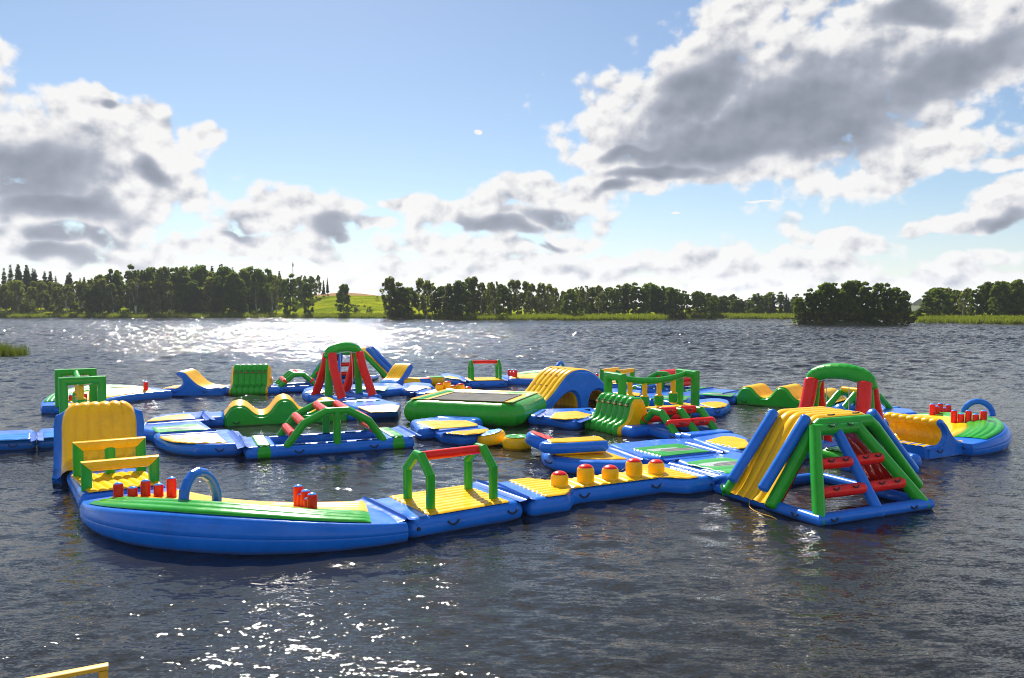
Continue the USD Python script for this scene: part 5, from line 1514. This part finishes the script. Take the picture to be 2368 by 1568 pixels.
raft('link_raft', 'yellow raft behind the bags of the right bag frame', 'inflatable raft', [(1404, 913), (1480, 920), (1490, 909), (1430, 903), (1404, 905)], [([(1420, 911), (1478, 915), (1482, 909), (1436, 905)], 'yellow', -0.1, 0.22)])
F = Float('hurdle_raft', 'far yellow raft with two low hurdles behind the slide', 'inflatable raft', (1376, 885), (1462, 891))
F.add('hull', slab(rect(0, F.L, 0, 2.4), rc=0.12), 'blue')
F.add('deck_panel', panel(rect(0.4, F.L - 0.4, 0.12, 2.28), pitch=0.24), 'yellow')
for x in (0.35, 1.5):
    post, beam, post2 = tubes([(x, 0.3, 0.38), (x, 0.3, 1.15), (x, 2.1, 1.15), (x, 2.1, 0.38)], 0.13, normal=(1, 0, 0), sq=4.5, k=16, plump=0.1)
    hd = F.add('hurdle_beam', beam, 'yellow', 30)
    F.add('hurdle_post', post, 'green', 30, parent=hd)
    F.add('hurdle_post', post2, 'green', 30, parent=hd)
badge_platform('far green badge platform behind the far swing arch', [(792, 896), (800, 906), (866, 910), (908, 907), (948, 903), (925, 892), (862, 891)], [(812, 898), (838, 893), (900, 894), (890, 903)], math.radians(-5), 0.3)
raft('half_round_raft', 'yellow half round raft left of the far swing arch', 'inflatable raft', [(697, 911), (701, 904), (720, 899), (748, 898), (764, 906), (744, 919), (708, 919)], [([(704, 907), (722, 901), (746, 900), (754, 905), (735, 911)], 'yellow', 0.2, 0.25)])
raft('half_round_raft', 'pale lit yellow half round raft left of the far stump bridge', 'inflatable raft', [(926, 905), (960, 908), (1006, 899), (1000, 892), (962, 889), (930, 892)], [([(936, 902), (962, 904), (998, 897), (990, 893), (950, 891)], 'yellow', 0.0, 0.25)])
stump_bridge('far narrow bridge with five yellow stumps behind the trampoline', (957, 909), (1150, 914), 2.2, [(1016.5, 902, 0.34), (1034, 901, 0.44), (1048, 905, 0.30), (1065, 905, 0.40), (1081.5, 908, 0.28)])
for nm, px, py, rz, hull, tp, lab in (('a', 950, 886, 0.2, 'yellow', 'yellow', 'leftmost of three small block floats right of the far tower, all yellow'), ('b', 981, 885, 0.1, 'blue', 'red', 'middle of three small block floats, blue with a red top'), ('c', 1006, 882, 0.25, 'yellow', 'green', 'right one of three small block floats, yellow with a green top')):
    p = at(px, py, 0.2)
    t = thing('block_float', lab, 'stepping float', (p[0], p[1], 0), rz)
    w = 0.62 if nm != 'b' else 0.5
    part(t, 'hull', slab(rect(-w, w, -0.55, 0.55), z0=-0.05, z1=0.5, r=0.14, rc=0.12), hull)
    part(t, 'top_panel', panel(rect(-w + 0.1, w - 0.1, -0.45, 0.45), 0.5, 0, 0.22), tp)
p = at(884, 889, 0.2)
F = Float('ramp', 'small tilted yellow ramp with blue sides at the foot of the far tower', 'inflatable ramp', o=p[:2], rz=math.radians(62), L=1.8)
top = catmull([(0, 0.2), (0.25, 0.42), (0.7, 0.62), (1.3, 1.15), (1.75, 1.42), (1.98, 1.36)], 5)
low = catmull([(1.98, 1.2), (1.7, 0.8), (1.2, 0.35), (0.8, -0.05), (0, -0.1)], 5)
F.add('ramp_face', skin(top[6:], -1.0, 0.25, 6, 0.03, 0.08), 'yellow')
F.add('foot', skin(top[:8], -1.0, 0.25, 0), 'light_blue')
F.add('back_face', skin(low, -1.0, 0.25, 0), 'blue')
for y, g_ in ((-1.0, -1), (0.25, 1)):
    F.add('side_wall', flank(np.vstack([top, low])[::-1], y, g_, 0.09, 0.1), 'blue')
# green and blue raft at the left foot of the near surf wall
t = Float('link_raft', 'green and blue raft left of the right surf shaped wall', 'inflatable raft', (2064, 1058), (2136, 1050))
t.add('hull', slab(rect(0.95, t.L, 0, 2.2), rc=0.12), 'blue')
t.add('green_hull', slab(rect(-0.9, 0.97, 0.0, 2.2), z0=-0.105, z1=0.424, rc=0.05), 'green')
t.add('deck_panel', panel(rect(-0.8, 0.9, 0.15, 2.05), 0.43, 0, 0.24), 'green')
raft('link_raft', 'blue raft between the right banked corner and the half hidden ladder frame', 'inflatable raft', [(2034, 962), (2080, 966), (2126, 962), (2112, 953), (2070, 950), (2030, 952)], [])

# ------------------------------------------------------------------ railing, mast, houses
d = 3.3
c1 = at_depth(238, 1531, d)
c0 = at(15, 1573, c1[2])
vec = (c0 - c1) * [1, 1, 0]
vec /= np.linalg.norm(vec)
t = thing('railing', 'yellow painted steel railing corner at the bottom left edge of the picture', 'railing', (c1[0], c1[1], 0), math.atan2(vec[1], vec[0]))
z = c1[2] - 0.022


def bar(p, q, w=0.044):
    return tube([p, q], w / 2 * 1.02, sq=9, k=16, plump=0.02)


part(t, 'top_rail', tube([(-0.02, 0, z), (2.6, 0, z)], 0.0115, sq=9, k=16, plump=0.02, flat=1.8), 'yellow_paint', 30)
part(t, 'middle_rail', bar((0.024, 0, z - 0.5), (2.6, 0, z - 0.5), 0.036), 'yellow_paint', 30)
part(t, 'post', bar((0, 0, z - 0.012), (0, 0, -0.6), 0.036), 'yellow_paint', 30)
part(t, 'post', bar((1.3, 0, z - 0.024), (1.3, 0, -0.6)), 'yellow_paint', 30)
part(t, 'post', bar((2.6, 0, z - 0.024), (2.6, 0, -0.6)), 'yellow_paint', 30)

mat('mast_steel', {'p': ('principled_bsdf', {'base_color': (0.28, 0.29, 0.3), 'metallic': 0.3, 'roughness': 0.5})}, [], 'p.BSDF')
p = at_depth(677, 606, 760)
t = thing('radio_mast', 'thin grey radio mast rising behind the left forest', 'mast', (p[0], p[1], 0))
part(t, 'pole', limb([(0, 0, 2), (0, 0, p[2] * 0.6), (0, 0, p[2])], 0.5, 0.22, 8), 'mast_steel')
part(t, 'antenna', [limb([(0.5 * math.cos(k), 0.5 * math.sin(k), p[2] - 4.5), (0.5 * math.cos(k), 0.5 * math.sin(k), p[2] - 1.5)], 0.3, 0.3, 6) for k in (0, 2.1, 4.2)], 'mast_steel')
mat('render_wall', {'g': ('geometry', {}), 'n': ('noise_texture', {'scale': 1.5, 'detail': 5.0}), 'r': ('rgb_ramp', {'ramp': [(0.3, (0.55, 0.54, 0.50)), (0.7, (0.68, 0.67, 0.63))]}), 'p': ('principled_bsdf', {'roughness': 0.85})}, [('g.position', 'n.vector'), ('n.fac', 'r.fac'), ('r.color', 'p.base_color')], 'p.BSDF')
mat('grey_roof', {'p': ('principled_bsdf', {'base_color': (0.22, 0.22, 0.23), 'roughness': 0.7})}, [], 'p.BSDF')
mat('window_dark', {'p': ('principled_bsdf', {'base_color': (0.03, 0.035, 0.04), 'roughness': 0.15})}, [], 'p.BSDF')


def house(label, px, base, w, d, h, roof, depth, rz):
    p = at_depth(px, base, depth)
    z = max(float(ground_z(p[0], p[1])), 0.3)
    t = thing('house', label, 'house', (p[0], p[1], z), rz)
    b = trimesh.creation.box((w, d, h))
    b.apply_translation((0, 0, h / 2))
    part(t, 'wall', b, 'render_wall', smooth=False)
    x, y = w / 2 + 0.4, d / 2 + 0.4
    part(t, 'roof', TM([(-x, -y, h - 0.1), (x, -y, h - 0.1), (x, y, h - 0.1), (-x, y, h - 0.1), (-x, 0, h + roof), (x, 0, h + roof)], [(0, 1, 5, 4), (2, 3, 4, 5), (0, 4, 3, 3), (1, 2, 5, 5), (0, 3, 2, 1)]), 'grey_roof', smooth=False)
    for k in (-0.3, 0.0, 0.3):
        wn = trimesh.creation.box((1.1, 0.12, 1.3))
        wn.apply_translation((k * w, -d / 2, h * 0.55))
        part(t, 'window', wn, 'window_dark', smooth=False)
    return t


house('low pale house half hidden at the right tip of the island', 2096, 716, 14, 8, 3.2, 2.2, 420, 0.2)
house('white house with a steep grey roof between the island and the right shore', 2125, 714, 8, 9, 4.0, 3.4, 400, 1.2)

# ------------------------------------------------------------------ a little summer haze over the lake
hb = trimesh.creation.box((9000, 9000, 130.0))
hb.apply_translation((0, 3000, 60.0))
usdkit.material(stage, LK + 'air', {'v': ('principled_volume', {'color': (0.85, 0.9, 1.0), 'density': 0.00008, 'anisotropy': 0.2})}, [], volume='v.volume')
tag(part(None, 'haze', hb, 'air', smooth=False), kind='stuff')
